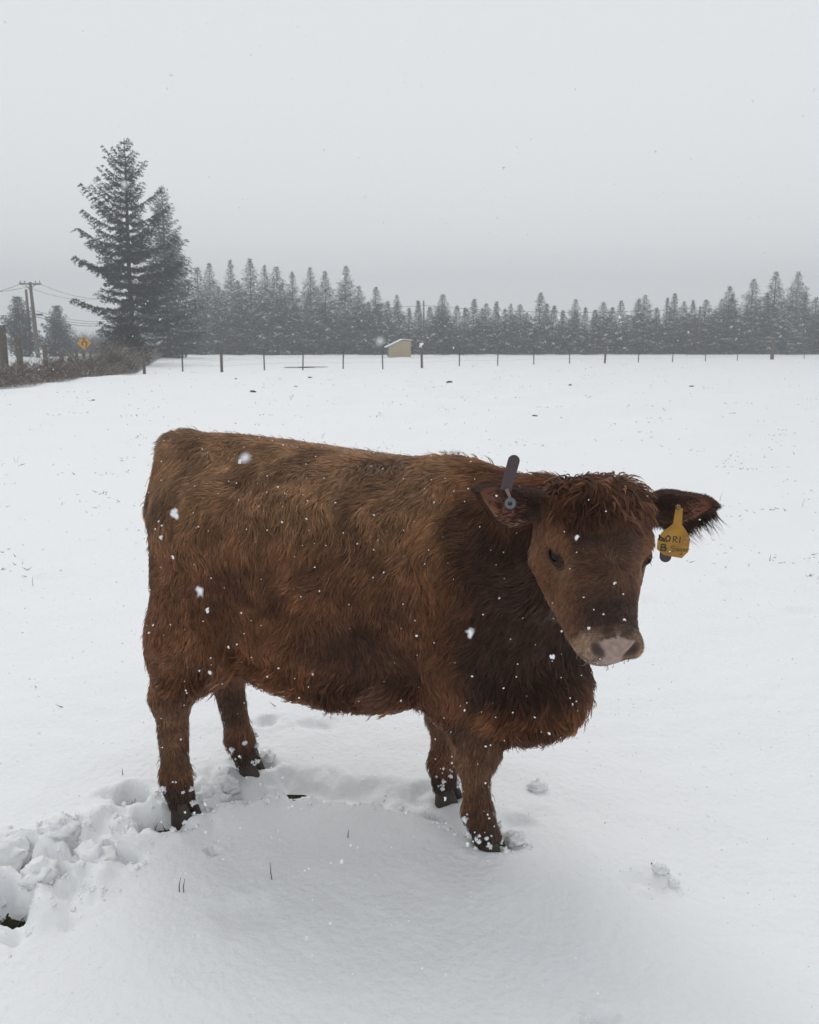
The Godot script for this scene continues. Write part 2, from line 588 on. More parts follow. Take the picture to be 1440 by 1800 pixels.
func trees() -> void:
	# the two tall trees at the left and the young one at their foot
	var a := conifer({"seed": 3, "height": 16.9, "width": 5.0, "twig": 0.6, "levels": 25, "whorl": 5, "spray": 0.22, "tufts": 11.0, "base": 0.17, "power": 0.72, "droop": -0.32, "lift": 0.7, "upturn": 0.42, "gaps": 0.3, "hang": 0.32, "perk": 0.5, "snow": 0.06, "tone": Color(0.026, 0.042, 0.031)})
	var p := on_ground(232, 640)
	p = Vector3(at_depth(236, 600, 70).x, 0, -70)
	tag(plant("tall_fir", a, p, 0.7), "tallest dark fir with ragged upswept branches, rising over the roadside hedge", "fir tree")
	var b := conifer({"seed": 14, "height": 18.6, "width": 4.3, "levels": 40, "whorl": 6, "spray": 0.28, "tufts": 6.0, "base": 0.03, "power": 0.78, "droop": -0.3, "lift": 0.6, "upturn": 0.3, "gaps": 0.12, "snow": 0.07, "tone": Color(0.03, 0.045, 0.036)})
	tag(plant("tall_fir", b, Vector3(at_depth(297, 600, 100).x, 0, -100), 2.0), "second tall fir, greyer and fuller, close behind the tallest one", "fir tree")
	var c := conifer({"seed": 5, "height": 4.6, "width": 1.9, "levels": 26, "whorl": 6, "spray": 0.16, "base": 0.02, "power": 0.8, "droop": -0.1, "lift": 0.5, "snow": 0.15, "tone": Color(0.022, 0.034, 0.024)})
	tag(plant("young_fir", c, Vector3(at_depth(222, 600, 62).x, 0, -62)), "small bushy fir at the foot of the tallest fir", "fir tree")
	# the two rounded pines beside the power pole
	var d := conifer({"seed": 8, "height": 7.2, "width": 2.6, "levels": 24, "whorl": 7, "spray": 0.3, "tufts": 5.0, "base": 0.03, "power": 0.75, "gaps": 0.25, "droop": 0.0, "lift": 0.8, "upturn": 0.4, "perk": 0.9, "snow": 0.05, "tone": Color(0.03, 0.043, 0.037)})
	tag(plant("pine_tree", d, Vector3(at_depth(37, 600, 108).x, 0, -108)), "dark pine behind the leaning power pole, at the edge of the picture", "pine tree")
	tag(plant("pine_tree", d, Vector3(at_depth(103, 600, 112).x, -0.9, -112), 2.4), "dark rounded pine between the power pole and the yellow road sign", "pine tree")
	# the tree belt behind the field: a few variants, each tree a thing
	var tall := []
	var low := []
	for k in 5:
		tall.append(conifer({"seed": 20 + k, "height": 12.0, "width": 4.0 + 0.5 * (k % 3), "levels": 36, "whorl": 5, "spray": 0.28, "tufts": 3.6, "base": 0.03, "power": 1.1, "droop": -0.2, "lift": 0.55, "snow": 0.6, "gaps": 0.15, "tone": Color(0.03, 0.043, 0.037)}))
	for k in 5:
		low.append(conifer({"seed": 40 + k, "height": 9.0, "width": 2.9 + 0.4 * (k % 3), "levels": 26, "whorl": 5, "spray": 0.3, "tufts": 3.4, "base": 0.03, "power": 1.3, "droop": -0.35, "lift": 0.6, "snow": 1.0, "gaps": 0.2, "hang": 0.4, "tone": Color(0.03, 0.043, 0.037)}))
	# [x of the tip, y of the tip in the photograph]
	var tops := [[350, 466], [367, 458], [386, 500], [404, 453], [420, 490], [437, 450], [463, 462], [484, 464], [512, 474], [547, 466], [571, 473], [605, 463], [631, 500], [664, 501], [697, 516], [776, 514]]
	for k in tops.size():
		var z := 141.0 + 5.0 * sin(k * 2.4)
		var tip := at_depth(tops[k][0], tops[k][1], z)
		tall_tree(tall[k % 5], 12.0, tip, k, "%s pale tall conifer to the right of the two tall firs, by its tip" % ["first", "second", "third", "fourth", "fifth", "sixth", "seventh", "eighth", "ninth", "tenth", "eleventh", "twelfth", "thirteenth"][k] if k < 13 else ["conifer rising above its neighbours, standing behind the left side of the shed", "conifer tip rising directly above the wooden shed", "pointed conifer standing out just beyond the pole beside the shed"][k - 13], "tall conifers between the firs and the shed" if k < 13 else "")
	var right := [[1284, 500], [1326, 487], [1365, 474], [1402, 473], [1436, 520]]
	var said := ["slim pointed conifer, first of the taller clump at the far right", "forked thin conifer between the slim one and the broad dark one", "broad dark conifer of the right clump, above the thick corner post", "broad dense conifer with ragged crown, tallest at the far right", "low conifer at the edge of the picture beside the broad dense one"]
	for k in right.size():
		tall_tree(tall[(k * 2 + 1) % 5], 12.0, at_depth(right[k][0], right[k][1], 138.0 + 2.0 * k), 30 + k, said[k], "")
	var x := 326.0
	var k2 := 0
	while x < 1470.0:
		var top := 531.0 + 8.0 * sin(x * 0.11) + rng.randf_range(-15, 14)
		if x > 640 and x < 830: top = 528.0 + rng.randf_range(-4, 12)
		if x < 600: top = 540.0 + rng.randf_range(-15, 12)
		var z2 := 139.0 + rng.randf_range(-1.5, 3.5)
		var mixed := rng.randf() < 0.3
		tall_tree((tall if mixed else low)[rng.randi() % 5], 12.0 if mixed else 9.0, at_depth(x, top, z2), k2 + 60, "snow dusted conifer in the close even row behind the field", "snow dusted conifers in the row behind the field")
		x += rng.randf_range(10.0, 23.0)
		k2 += 1
	x = 330.0
	while x < 1470.0:                                     # the second row, filling the belt
		tall_tree(low[rng.randi() % 5], 9.0, at_depth(x, 548.0 + rng.randf_range(-10, 10), 147.0 + rng.randf_range(0, 4)), k2 + 200, "conifer of the back row, seen through gaps of the front row", "conifers of the back row")
		x += rng.randf_range(22.0, 32.0)
		k2 += 1
	# low brown brush along the foot of the belt, and the bare thicket beyond the road
	brush("undergrowth", Vector3(at_depth(285, 615, 136).x, 0, -136), Vector3(at_depth(1450, 615, 134).x, 0, -134), 2.0, 1.3, 9000, Color(0.06, 0.052, 0.045), "grey brown brush along the foot of the tree row", 0.05)
	brush("thicket", Vector3(at_depth(128, 600, 150).x, 0, -150), Vector3(at_depth(235, 600, 140).x, 0, -140), 5.0, 5.6, 5000, Color(0.06, 0.055, 0.055), "bare grey thicket behind the road sign", 0.08)


func tall_tree(meshes: Array, H: float, tip: Vector3, k: int, label: String, group: String) -> void:
	var t := plant("conifer", meshes, Vector3(tip.x, -0.1, tip.z), k * 1.7)
	var s := (tip.y + 0.1) / H
	var w := (0.5 * s + 0.5 if s < 1.2 else s * 0.92) * rng.randf_range(0.85, 1.3)
	t.rotation.z = rng.randf_range(-0.03, 0.03)
	t.scale = Vector3(w, s, w)
	tag(t, label, "conifer", group)


func brush(called: String, a: Vector3, b: Vector3, deep: float, high: float, count: int, c: Color, label: String, width := 0.02) -> void:
	var buf := PackedFloat32Array()
	for k in count:
		var p := a.lerp(b, rng.randf()) + Vector3(rng.randf_range(-0.5, 0.5) * deep, 0, rng.randf_range(-0.5, 0.5) * deep)
		var h := high * (0.55 + 0.45 * noise.get_noise_2d(p.x * 0.35, p.z * 0.35)) * rng.randf_range(0.35, 1.1)
		var root := p + Vector3.UP * rng.randf() * h * 0.45
		var along := Vector3(rng.randf_range(-0.8, 0.8), rng.randf_range(0.4, 1.0), rng.randf_range(-0.8, 0.8)) * h * 0.6
		var col := c * rng.randf_range(0.6, 1.5)
		if rng.randf() < 0.03: col = Color(0.6, 0.62, 0.64)
		blade(buf, root, along, width * rng.randf_range(0.5, 1.4), col)
	tag(many(called, blade_mesh(), M.tinted, buf, self), label, "brush", "", "stuff")


# ---------------------------------------------------------------- the road side at the left
func roadside() -> void:
	# bramble hedge: comes along the road, then runs away along the field's edge
	var corner := on_ground(243, 656)
	var near := on_ground(-150, 702)
	var buf := PackedFloat32Array()
	var far := on_ground(300, 621)
	var legs := [[near, corner, 32000, 1.9, 1.35], [corner, far, 20000, 2.0, 1.9]]
	for l in legs:
		for k in int(l[2]):
			var t := rng.randf()
			if l[0] == corner: t = t * t
			var along2: Vector3 = (l[1] - l[0]).normalized()
			var back := Vector3(along2.z, 0, -along2.x) * (-1.0 if Vector3(along2.z, 0, -along2.x).x > 0.0 else 1.0)
			var into := rng.randf() * float(l[3])
			var p: Vector3 = l[0].lerp(l[1], t) + back * into
			var h: float = l[4] * (0.62 + 0.5 * noise.get_noise_2d(p.x * 0.5, p.z * 0.5)) * minf(1.0, 0.3 + into * 0.9)
			if l[0] == corner: h *= 1.0 + 0.5 * t
			var root := p + Vector3.UP * rng.randf() * h * 0.7
			var dir := Vector3(rng.randf_range(-1, 1), rng.randf_range(-0.1, 1.0), rng.randf_range(-1, 1)) * h * 0.4
			var c := Color(0.24, 0.175, 0.145).lerp(Color(0.17, 0.155, 0.13), rng.randf()) * rng.randf_range(0.5, 1.6)
			if rng.randf() < 0.09: c = Color(0.8, 0.82, 0.85)
			if rng.randf() < 0.04: c = Color(0.13, 0.04, 0.03)
			blade(buf, root, dir, rng.randf_range(0.006, 0.02), c)
	tag(many("bramble_hedge", blade_mesh(), M.tinted, buf, self), "brown bare bramble hedge between the field and the road", "hedge", "", "stuff")
	# weathered posts along the road behind it
	var g := Geo.new()
	g.tube([Vector3(0, -0.3, 0), Vector3(0.01, 0.5, 0), Vector3(0, 1.0, 0)], [0.5, 0.48, 0.46], 8)
	var post := g.mesh()
	var fence := thing("roadside_fence")
	tag(fence, "row of thick weathered posts behind the bramble hedge along the road", "fence")
	# [x, top, bottom, depth]
	for q in [[2, 572, 36.0, 0.34], [33, 592, 41.0, 0.3], [78, 606, 48.0, 0.26], [107, 610, 54.0, 0.26], [122, 613, 57.0, 0.24], [135, 615, 60.0, 0.24], [147, 616, 63.0, 0.24], [159, 617, 66.0, 0.24], [170, 617, 69.0, 0.24], [178, 617, 72.0, 0.24], [193, 614, 58.0, 0.2], [201, 615, 57.0, 0.2], [208, 615, 56.0, 0.2], [216, 616, 55.0, 0.2], [224, 617, 54.0, 0.2]]:
		var p := at_depth(q[0], q[1], q[2])
		var o := part("post", post, M.wood, fence)
		o.position = Vector3(p.x, 0, p.z)
		o.rotation = Vector3(rng.randf_range(-0.04, 0.04), rng.randf() * TAU, rng.randf_range(-0.04, 0.04))
		o.scale = Vector3(q[3], p.y, q[3])
	# power poles
	var pole := thing("power_pole", Vector3(at_depth(67, 620, 100).x, 0, -100))
	tag(pole, "leaning wooden power pole with a crossarm on top", "power pole")
	var top := at_depth(53, 496, 100) - pole.position
	var s := Geo.new()
	s.tube([Vector3(0, -0.5, 0), top * 0.5, top], [0.27, 0.22, 0.16], 8)
	part("pole", s.mesh(), M.wood, pole)
	var arm := Geo.new()
	arm.box(Transform3D(Basis.from_euler(Vector3(0, 0.15, 0.0)), top - Vector3(0, 0.18, 0)), Vector3(2.3, 0.16, 0.12))
	part("crossarm", arm.mesh(), M.wood, pole)
	for side in [-1.0, 1.0]:
		var br := Geo.new()
		br.tube([top + Vector3(side * 0.55, -0.2, 0.1), top + Vector3(0, -0.9, 0.12)], [0.035, 0.035], 5)
		part("brace", br.mesh(), M.wood, pole)
	for q in [-1.05, -0.6, 0.6, 1.05]:
		var ins := Geo.new()
		ins.tube([top + Vector3(q, -0.1, 0), top + Vector3(q, 0.02, 0), top + Vector3(q, 0.1, 0), top + Vector3(q, 0.17, 0)], [0.03, 0.07, 0.06, 0.03], 6)
		part("insulator", ins.mesh(), mat(lin(0.25, 0.26, 0.26), 0.3), pole)
	var box := Geo.new()
	box.tube([at_depth(70, 553, 99.6) - pole.position - Vector3(0.35, 0, 0), at_depth(70, 553, 99.6) - pole.position + Vector3(0.3, 0, 0)], [0.11, 0.11], 7)
	part("cable_splice", box.mesh(), mat(lin(0.03, 0.03, 0.03), 0.5), pole)
	pole_at(at_depth(46, 509, 118), "bare wooden pole close behind the crossarm pole", 0.2)
	pole_at(at_depth(745, 529, 137), "thin utility pole in front of the tree row, just past the shed", 0.13)
	pole_at(at_depth(1231, 539, 137), "thin utility pole in front of the tree row, towards the right clump", 0.13)
	# overhead wires
	wire([at_depth(-30, 517, 92), at_depth(35, 499, 100), at_depth(180, 524, 140)], 0.022, "upper wire over the crossarm of the leaning power pole")
	wire([at_depth(-30, 515, 92), at_depth(70, 499, 100), at_depth(200, 521, 140)], 0.022, "upper wire at the right end of the crossarm")
	wire([at_depth(-30, 556, 92), at_depth(62, 546, 100), at_depth(220, 560, 140)], 0.025, "upper one of the low wires crossing the leaning pole")
	wire([at_depth(-30, 560, 92), at_depth(64, 552, 100), at_depth(220, 563, 140)], 0.03, "middle one of the low wires crossing the leaning pole")
	wire([at_depth(-30, 567, 92), at_depth(65, 557, 100), at_depth(220, 566, 140)], 0.035, "lowest and thickest wire crossing the leaning pole")
	wire([at_depth(330, 533, 136), at_depth(745, 537, 136.5), at_depth(1231, 541, 136.5), at_depth(1480, 552, 136)], 0.03, "sagging wire in front of the tree row")
	# yellow road sign
	var sp := at_depth(148, 603, 58)
	var sign_ := thing("road_sign", Vector3(sp.x, 0, sp.z), 0.12)
	tag(sign_, "yellow diamond warning sign with a black turning arrow", "road sign")
	var pg := Geo.new()
	pg.tube([Vector3(0, -0.2, -0.04), Vector3(0, sp.y + 0.5, -0.04)], [0.035, 0.035], 6)
	part("post", pg.mesh(), mat(lin(0.16, 0.16, 0.16), 0.6), sign_)
	var pl := Geo.new()
	pl.box(Transform3D(Basis.from_euler(Vector3(0, 0, PI / 4)), Vector3(0, sp.y, 0)), Vector3(0.64, 0.64, 0.02))
	part("sign_plate", pl.mesh(), mat(lin(0.62, 0.3, 0.03), 0.5), sign_)
	var ar := Geo.new()
	var pts := []
	for k in 13:
		var a := -0.4 + k / 12.0 * 4.6
		pts.append(Vector3(cos(a) * 0.15 + 0.02, sp.y - 0.03 + sin(a) * 0.14, 0.014))
	pts.insert(0, Vector3(0.1, sp.y - 0.3, 0.014))
	var prev := []
	for k in pts.size():
		var d: Vector3 = (pts[mini(k + 1, pts.size() - 1)] - pts[maxi(k - 1, 0)]).normalized()
		var sd := Vector3(-d.y, d.x, 0) * 0.035
		var row := [ar.vert(pts[k] + sd, Vector3.BACK), ar.vert(pts[k] - sd, Vector3.BACK)]
		if prev: ar.quad(prev[0], row[0], row[1], prev[1])
		prev = row
	ar.face([Vector3(-0.1, sp.y + 0.2, 0.014), Vector3(0.1, sp.y + 0.2, 0.014), Vector3(0, sp.y + 0.36, 0.014)])
	part("arrow", ar.mesh(), mat(lin(0.015, 0.012, 0.01), 0.6), sign_)


func pole_at(top: Vector3, label: String, r: float) -> void:
	var o := thing("utility_pole", Vector3(top.x, 0, top.z))
	tag(o, label, "utility pole")
	var g := Geo.new()
	g.tube([Vector3(0, -0.4, 0), Vector3(0.03, top.y * 0.5, 0), Vector3(0, top.y, 0)], [r * 1.15, r, r * 0.8], 7)
	part("pole", g.mesh(), M.wood, o)
	var c := Geo.new()
	c.tube([Vector3(0, top.y, 0), Vector3(0, top.y + 0.15, 0)], [r * 0.85, r * 0.4], 7)
	part("pole_cap", c.mesh(), M.flake, o)


func wire(hung: Array, r: float, label: String) -> void:
	var g := Geo.new()
	var pts := []
	for k in hung.size() - 1:
		for s in 12:
			var t := s / 12.0
			pts.append(hung[k].lerp(hung[k + 1], t) - Vector3.UP * (hung[k].distance_to(hung[k + 1]) * 0.02 * 4.0 * t * (1.0 - t)))
	pts.append(hung[-1])
	var rad := []
	rad.resize(pts.size())
	rad.fill(r)
	g.tube(pts, rad, 5)
	tag(part("overhead_wire", g.mesh(), mat(lin(0.03, 0.03, 0.03), 0.6), self), label, "wire")


# ---------------------------------------------------------------- the field fence and the shed
func fences_and_shed() -> void:
	var fence := thing("field_fence")
	tag(fence, "wire fence on thin posts crossing the far side of the snowy field", "fence")
	var tube := Geo.new()
	tube.tube([Vector3(0, -0.3, 0), Vector3(0, 1, 0)], [0.5, 0.5], 7)
	var round_post := tube.mesh()
	var tee := Geo.new()
	tee.box(Transform3D(Basis(), Vector3(0, 0.35, 0.3)), Vector3(1.0, 1.3, 0.3))
	tee.box(Transform3D(Basis(), Vector3(0, 0.352, -0.16)), Vector3(0.3, 1.296, 0.6))
	var tee_post := tee.mesh()
	var steel := mat(lin(0.05, 0.055, 0.05), 0.6)
	var tops := []
	for q in [[252, 657, 1], [320, 650, 0], [389, 649, 1], [464, 650, 0], [532, 649, 0], [603, 647, 0], [673, 646, 0], [742, 646, 1], [808, 645, 0], [875, 644, 0], [939, 642, 0], [1002, 640, 0], [1064, 638, 1], [1123, 637, 0], [1183, 636, 0], [1241, 634, 0], [1297, 633, 0], [1358, 632, 2], [1414, 631, 0]]:
		var t: float = (q[0] - 252.0) / (1414.0 - 252.0)
		var depth: float = 1.0 / lerpf(1.0 / 46.0, 1.0 / 93.0, t)
		var p := at_depth(q[0], 620, depth)
		var o: MeshInstance3D
		var h := 1.08 + rng.randf_range(-0.05, 0.06)
		if q[2] == 0:
			o = part("steel_post", tee_post, steel, fence)
			o.scale = Vector3(0.075, h, 0.06)
		else:
			o = part("wooden_post", round_post, M.wood, fence)
			h = 1.2 if q[2] == 1 else 2.1
			o.scale = Vector3(0.16, h, 0.16) if q[2] == 1 else Vector3(0.36, h, 0.36)
		o.position = Vector3(p.x, snow_height(p.x, p.z), p.z)
		o.rotation = Vector3(rng.randf_range(-0.05, 0.05), rng.randf_range(-0.4, 0.4), rng.randf_range(-0.05, 0.05))
		tops.append(Vector3(p.x, o.position.y, p.z))
	for h in [0.35, 0.65, 0.95]:
		var g := Geo.new()
		var pts := []
		var rad := []
		for p in tops:
			pts.append(p + Vector3(0, h, 0.05))
			rad.append(0.0025)
		g.tube(pts, rad, 4)
		part("wire", g.mesh(), steel, fence)
	# the shed
	var left := at_depth(684, 628, 108)
	var right := at_depth(722, 628, 108)
	var w := right.x - left.x
	var shed := thing("shed", Vector3((left.x + right.x) / 2, 0, -108), 0.12)
	tag(shed, "small tan plywood animal shed with a sloping snowy roof", "shed")
	var ply := mat(Color.WHITE, 0.8, 0.3)
	ply.albedo_texture = ramp_tex(0.02, 256, 4, 31, Color(0.68, 0.62, 0.49), Color(0.8, 0.74, 0.6))
	ply.uv1_triplanar = true
	ply.uv1_scale = Vector3(0.6, 3, 0.6)
	var ply_gap := mat(lin(0.14, 0.11, 0.08), 0.9)
	var hl := 1.25
	var hm := 1.95
	var hr := 1.86
	var deep := 2.2
	var ridge := 0.22 * w
	var core := Geo.new()
	var front := []
	var outline := [Vector2(-w / 2, 0), Vector2(-w / 2, hl), Vector2(ridge - w * 0.1, hm), Vector2(w / 2, hr), Vector2(w / 2, 0)]
	for z in [0.0, -deep]:
		var ring := []
		for q in outline: ring.append(Vector3(q.x, q.y, z))
		if z != 0.0: ring.reverse()
		core.face(ring)
	for k in 5:
		var q: Vector2 = outline[k]
		var r2: Vector2 = outline[(k + 1) % 5]
		core.face([Vector3(r2.x, r2.y, 0), Vector3(q.x, q.y, 0), Vector3(q.x, q.y, -deep), Vector3(r2.x, r2.y, -deep)])
	part("wall", core.mesh(), ply_gap, shed)
	var top_of := func(x: float) -> float:
		var xr := ridge - w * 0.1
		return lerpf(hl, hm, (x + w / 2) / (xr + w / 2)) if x < xr else lerpf(hm, hr, (x - xr) / (w / 2 - xr))
	var y := 0.0
	var tilt := 0
	while y < hm - 0.08:
		for half in 2:
			var x0 := -w / 2 if half == 0 else 0.16 * w
			var x1 := 0.14 * w if half == 0 else w / 2
			var y1 := minf(y + 0.235, 1.9)
			if y > 1.2:
				y1 = hm
			# clip the board to the gable
			while x0 < x1 and top_of.call(x0) < y + 0.03: x0 += 0.05
			if x1 - x0 > 0.2:
				var bd := Geo.new()
				var ring := [Vector3(x0, y, 0.03), Vector3(x0, minf(y1, top_of.call(x0)) - 0.004, 0.03)]
				if y1 > 1.4 and x0 < ridge - w * 0.1 and x1 > ridge - w * 0.1: ring.append(Vector3(ridge - w * 0.1, minf(y1, hm) - 0.004, 0.03))
				ring.append(Vector3(x1, minf(y1, top_of.call(x1)) - 0.004, 0.03))
				ring.append(Vector3(x1, y, 0.03))
				bd.face(ring)
				for k in ring.size():
					var e: Vector3 = ring[k]
					var e2: Vector3 = ring[(k + 1) % ring.size()]
					bd.face([e2, e, e - Vector3(0, 0, 0.028), e2 - Vector3(0, 0, 0.028)])
				var board := part("board", bd.mesh(), ply, shed)
				board.position.y = 0.0
		y = y + 0.25 if y < 1.2 else 9.0
		tilt += 1
	for x in [-w / 2, 0.15 * w, w / 2]:
		var tr := Geo.new()
		var ht: float = top_of.call(x)
		tr.box(Transform3D(Basis(), Vector3(x, ht / 2, 0.05)), Vector3(0.07, ht, 0.05))
		part("corner_board", tr.mesh(), ply, shed)
	var roof := Geo.new()
	var cap := Geo.new()
	var xr2 := ridge - w * 0.1
	for q in [[Vector2(-w / 2 - 0.35, hl - 0.2), Vector2(xr2, hm + 0.02)], [Vector2(xr2, hm + 0.025), Vector2(w / 2 + 0.2, hr + 0.0)]]:
		var m1: Vector2 = (q[0] + q[1]) / 2
		var d: Vector2 = q[1] - q[0]
		roof.box(Transform3D(Basis(Vector3.BACK, d.angle()), Vector3(m1.x, m1.y + 0.04, -deep / 2)), Vector3(d.length(), 0.05, deep + 0.35))
		cap.box(Transform3D(Basis(Vector3.BACK, d.angle()), Vector3(m1.x, m1.y + 0.12, -deep / 2)), Vector3(d.length() + 0.02, 0.09, deep + 0.37))
	part("roof", roof.mesh(), mat(lin(0.06, 0.055, 0.05), 0.8), shed)
	part("roof_snow", cap.mesh(), M.flake, shed)


# ---------------------------------------------------------------- stalks, clods and lumps on the field
func lump_mesh(seed_: int, rough: float, rings := 12, sides := 18, flat := 0.7) -> ArrayMesh:
	var g := Geo.new()
	for j in rings + 1:
		var a := PI * j / rings
		for i in sides + 1:
			var b := TAU * (i % sides) / sides
			var d := Vector3(sin(a) * cos(b), cos(a), sin(a) * sin(b))
			var r := 1.0 + rough * noise.get_noise_3d(d.x * 1.6 + seed_ * 9.0, d.y * 1.6, d.z * 1.6) + rough * 0.6 * noise.get_noise_3d(d.x * 4.5 + seed_ * 5.0, d.y * 4.5, d.z * 4.5)
			g.vert(Vector3(d.x, d.y * flat, d.z) * r, d)
	for j in rings:
		for i in sides:
			var k := j * (sides + 1) + i
			g.quad(k, k + 1, k + sides + 2, k + sides + 1)
	# normals from the shape
	for k in g.n.size(): g.n[k] = Vector3.ZERO
	for k in range(0, g.i.size(), 3):
		var fn := (g.v[g.i[k + 2]] - g.v[g.i[k]]).cross(g.v[g.i[k + 1]] - g.v[g.i[k]])
		if fn.dot(g.v[g.i[k]]) < 0.0: fn = -fn
		for m in 3: g.n[g.i[k + m]] += fn
	for j in rings + 1:
		var s := g.n[j * (sides + 1)] + g.n[j * (sides + 1) + sides]
		g.n[j * (sides + 1)] = s
		g.n[j * (sides + 1) + sides] = s
	for k in g.n.size():
		g.n[k] = g.n[k].normalized() if g.n[k].length() > 1e-9 else g.v[k].normalized()
	return g.mesh()


func field_details() -> void:
	var lumps := []
	for k in 4: lumps.append(lump_mesh(k + 1, 0.38))
	# kicked up snow lumps, where the photograph shows them
	var said := {
		0: "round snow lump on the untouched snow past the near front hoof", 1: "lump of snow heaped against the near front hoof", 2: "pair member of snow chunks beside the trampled patch at the right, larger one", 3: "smaller snow chunk of the trampled patch at the right",
		4: "largest snow chunk in the churned tracks at the left, rounded block", 5: "low snow chunk beside the big one in the churned tracks", 6: "snow lump at the edge of the picture in the churned tracks", 7: "snow heaped in front of the near hind hoof", 8: "snow lump beside the far hind hoof", 9: "snow lump between the hind hoof and the furrow",
		10: "snow lump on the far rim of the furrow", 11: "small snow lump beside the toe of the near front hoof", 12: "snow lump at the start of the churned tracks"}
	var k := 0
	for q in [[945, 1384, 0.03], [908, 1476, 0.032], [1160, 1538, 0.022], [1185, 1556, 0.015], [165, 1512, 0.06], [110, 1490, 0.05], [20, 1500, 0.06], [372, 1400, 0.05], [470, 1330, 0.03], [400, 1375, 0.04], [505, 1390, 0.03], [885, 1492, 0.02], [70, 1560, 0.045]]:
		var p := on_ground(q[0], q[1])
		var o := part("snow_lump", lumps[k % 4], M.snow, self)
		o.position = Vector3(p.x, snow_height(p.x, p.z) + q[2] * 0.25, p.z)
		o.rotation = Vector3(rng.randf_range(-0.3, 0.3), rng.randf() * TAU, rng.randf_range(-0.3, 0.3))
		o.scale = Vector3.ONE * q[2]
		tag(o, said[k], "snow lump", "lumps of kicked up snow")
		k += 1
	# crumbs of snow round the tracks
	var buf := PackedFloat32Array()
	for l in lumpy:
		for n in int(l[2] * l[3] * 420):
			var a := rng.randf() * TAU
			var r: float = sqrt(rng.randf()) * l[2] * 0.95
			crumb(buf, l[0] + cos(a) * r, l[1] + sin(a) * r)
	for i in trench.size() - 1:
		for n in 16:
			var p: Vector3 = trench[i].lerp(trench[i + 1], rng.randf())
			crumb(buf, p.x + rng.randf_range(-0.02, 0.02), p.z + rng.randf_range(-0.05, 0.035))
	tag(many("snow_crumbs", lump_mesh(9, 0.8, 6, 8, 0.8), M.flake, buf, self), "crumbs of broken snow round the tracks", "snow", "", "stuff")
	# stalks poking out of the snow: single ones near by, tufts farther out
	var stalks := [[480, 1546, 0.055, "single dry grass stalk in the snow below the belly"], [315, 1568, 0.045, "pair of short dry stalks in the snow at the lower left"], [612, 1475, 0.035, "short stalk leaning in the shaded snow between the legs"], [58, 1026, 0.07, "thin dry stalk in the snow at the left edge"], [1410, 893, 0.09, "dry stalk standing in the snow at the right edge"], [1265, 880, 0.1, "faint thin stalk in the snow beside the tagged ear"], [1050, 1792, 0.03, "short dark stalk at the bottom edge of the snow"], [217, 1365, 0.03, "thin stalk in the snow behind the near hind leg"], [28, 815, 0.1, "bent dry stalk in the snow at the left, beyond the rump"]]
	for q in stalks:
		var p := on_ground(q[0], q[1])
		var o := thing("grass_stalk", Vector3(p.x, snow_height(p.x, p.z) - 0.005, p.z))
		tag(o, q[3], "grass stalk", "grass stalks poking out of the snow")
		for m in 2 if q[0] in [315, 28] else 1:
			var g := Geo.new()
			var lean: Vector3 = Vector3(rng.randf_range(-0.35, 0.35), 1, rng.randf_range(-0.2, 0.2)).normalized() * q[2]
			g.tube([Vector3(m * 0.012, -0.02, 0), Vector3(m * 0.012, 0, 0) + lean * 0.5, Vector3(m * 0.012, 0, 0) + lean + Vector3(q[2] * 0.1, 0, 0)], [0.0016, 0.0014, 0.0006], 5)
			part("blade", g.mesh(), mat(lin(0.09, 0.075, 0.05), 0.9), o)
	# dung and clods showing through
	var clods := []
	for n in 3: clods.append(lump_mesh(20 + n, 0.9, 8, 12, 0.45))
	for q in [[790, 673, 0.13, "largest dark clod in the snow, just beyond the back and left of the head"], [940, 731, 0.06, "dark clod in the snow above the head"], [1216, 681, 0.08, "dark clod in the far snow right of the head"], [445, 692, 0.1, "dark clod pair in the snow behind the rump, larger"], [520, 680, 0.06, "small clod in the far snow above the back"], [545, 664, 0.1, "dark clod near the bare strip by the fence"], [415, 667, 0.06, "small clod near the thick left fence post"], [350, 673, 0.06, "small clod in the snow near the hedge corner"], [1002, 679, 0.07, "flat clod in the far snow right of the middle"], [1128, 880, 0.03, "clod beside the furrowed snow right of the forehead"], [1147, 1521, 0.006, "tiny dark pellet on the snow at the lower right"], [165, 708, 0.05, "small clod in the snow left of the rump"]]:
		var p := on_ground(q[0], q[1])
		var o := part("clod", clods[k % 3], M.soil, self)
		o.position = Vector3(p.x, snow_height(p.x, p.z) + q[2] * 0.12, p.z)
		o.rotation.y = rng.randf() * TAU
		o.scale = Vector3(0.8, 0.6, 0.6) * q[2]
		tag(o, q[3], "clod", "clods in the snow")
		k += 1
	# scattered grass tips and specks of soil
	var tips := PackedFloat32Array()
	for n in 2000:
		var d := 3.0 * pow(24.0, rng.randf())
		var a := rng.randf_range(-0.5, 0.5)
		var p := Vector3(sin(a) * d, 0, -cos(a) * d)
		if noise.get_noise_2d(p.x * 0.6 + 50.0, p.z * 0.35) < 0.1: continue
		if d < 6.0 and rng.randf() < 0.9: continue
		var kk := 1 + rng.randi() % 4
		for m in kk:
			var q := p + Vector3(rng.randf_range(-1, 1), 0, rng.randf_range(-1, 1)) * 0.05 * sqrt(d)
			q.y = snow_height(q.x, q.z) - 0.004
			blade(tips, q, Vector3(rng.randf_range(-1.2, 1.2), rng.randf_range(0.05, 0.5), rng.randf_range(-1, 1)).normalized() * rng.randf_range(0.02, 0.055), 0.003 + 0.0007 * d, Color(0.16, 0.14, 0.10) * rng.randf_range(0.5, 1.5))
	tag(many("grass_tips", blade_mesh(), M.tinted, tips, self), "sparse dry grass tips poking through the snow", "grass", "", "stuff")
	# the bare strip by the fence
	var strip := Geo.new()
	var sp := on_ground(545, 647)
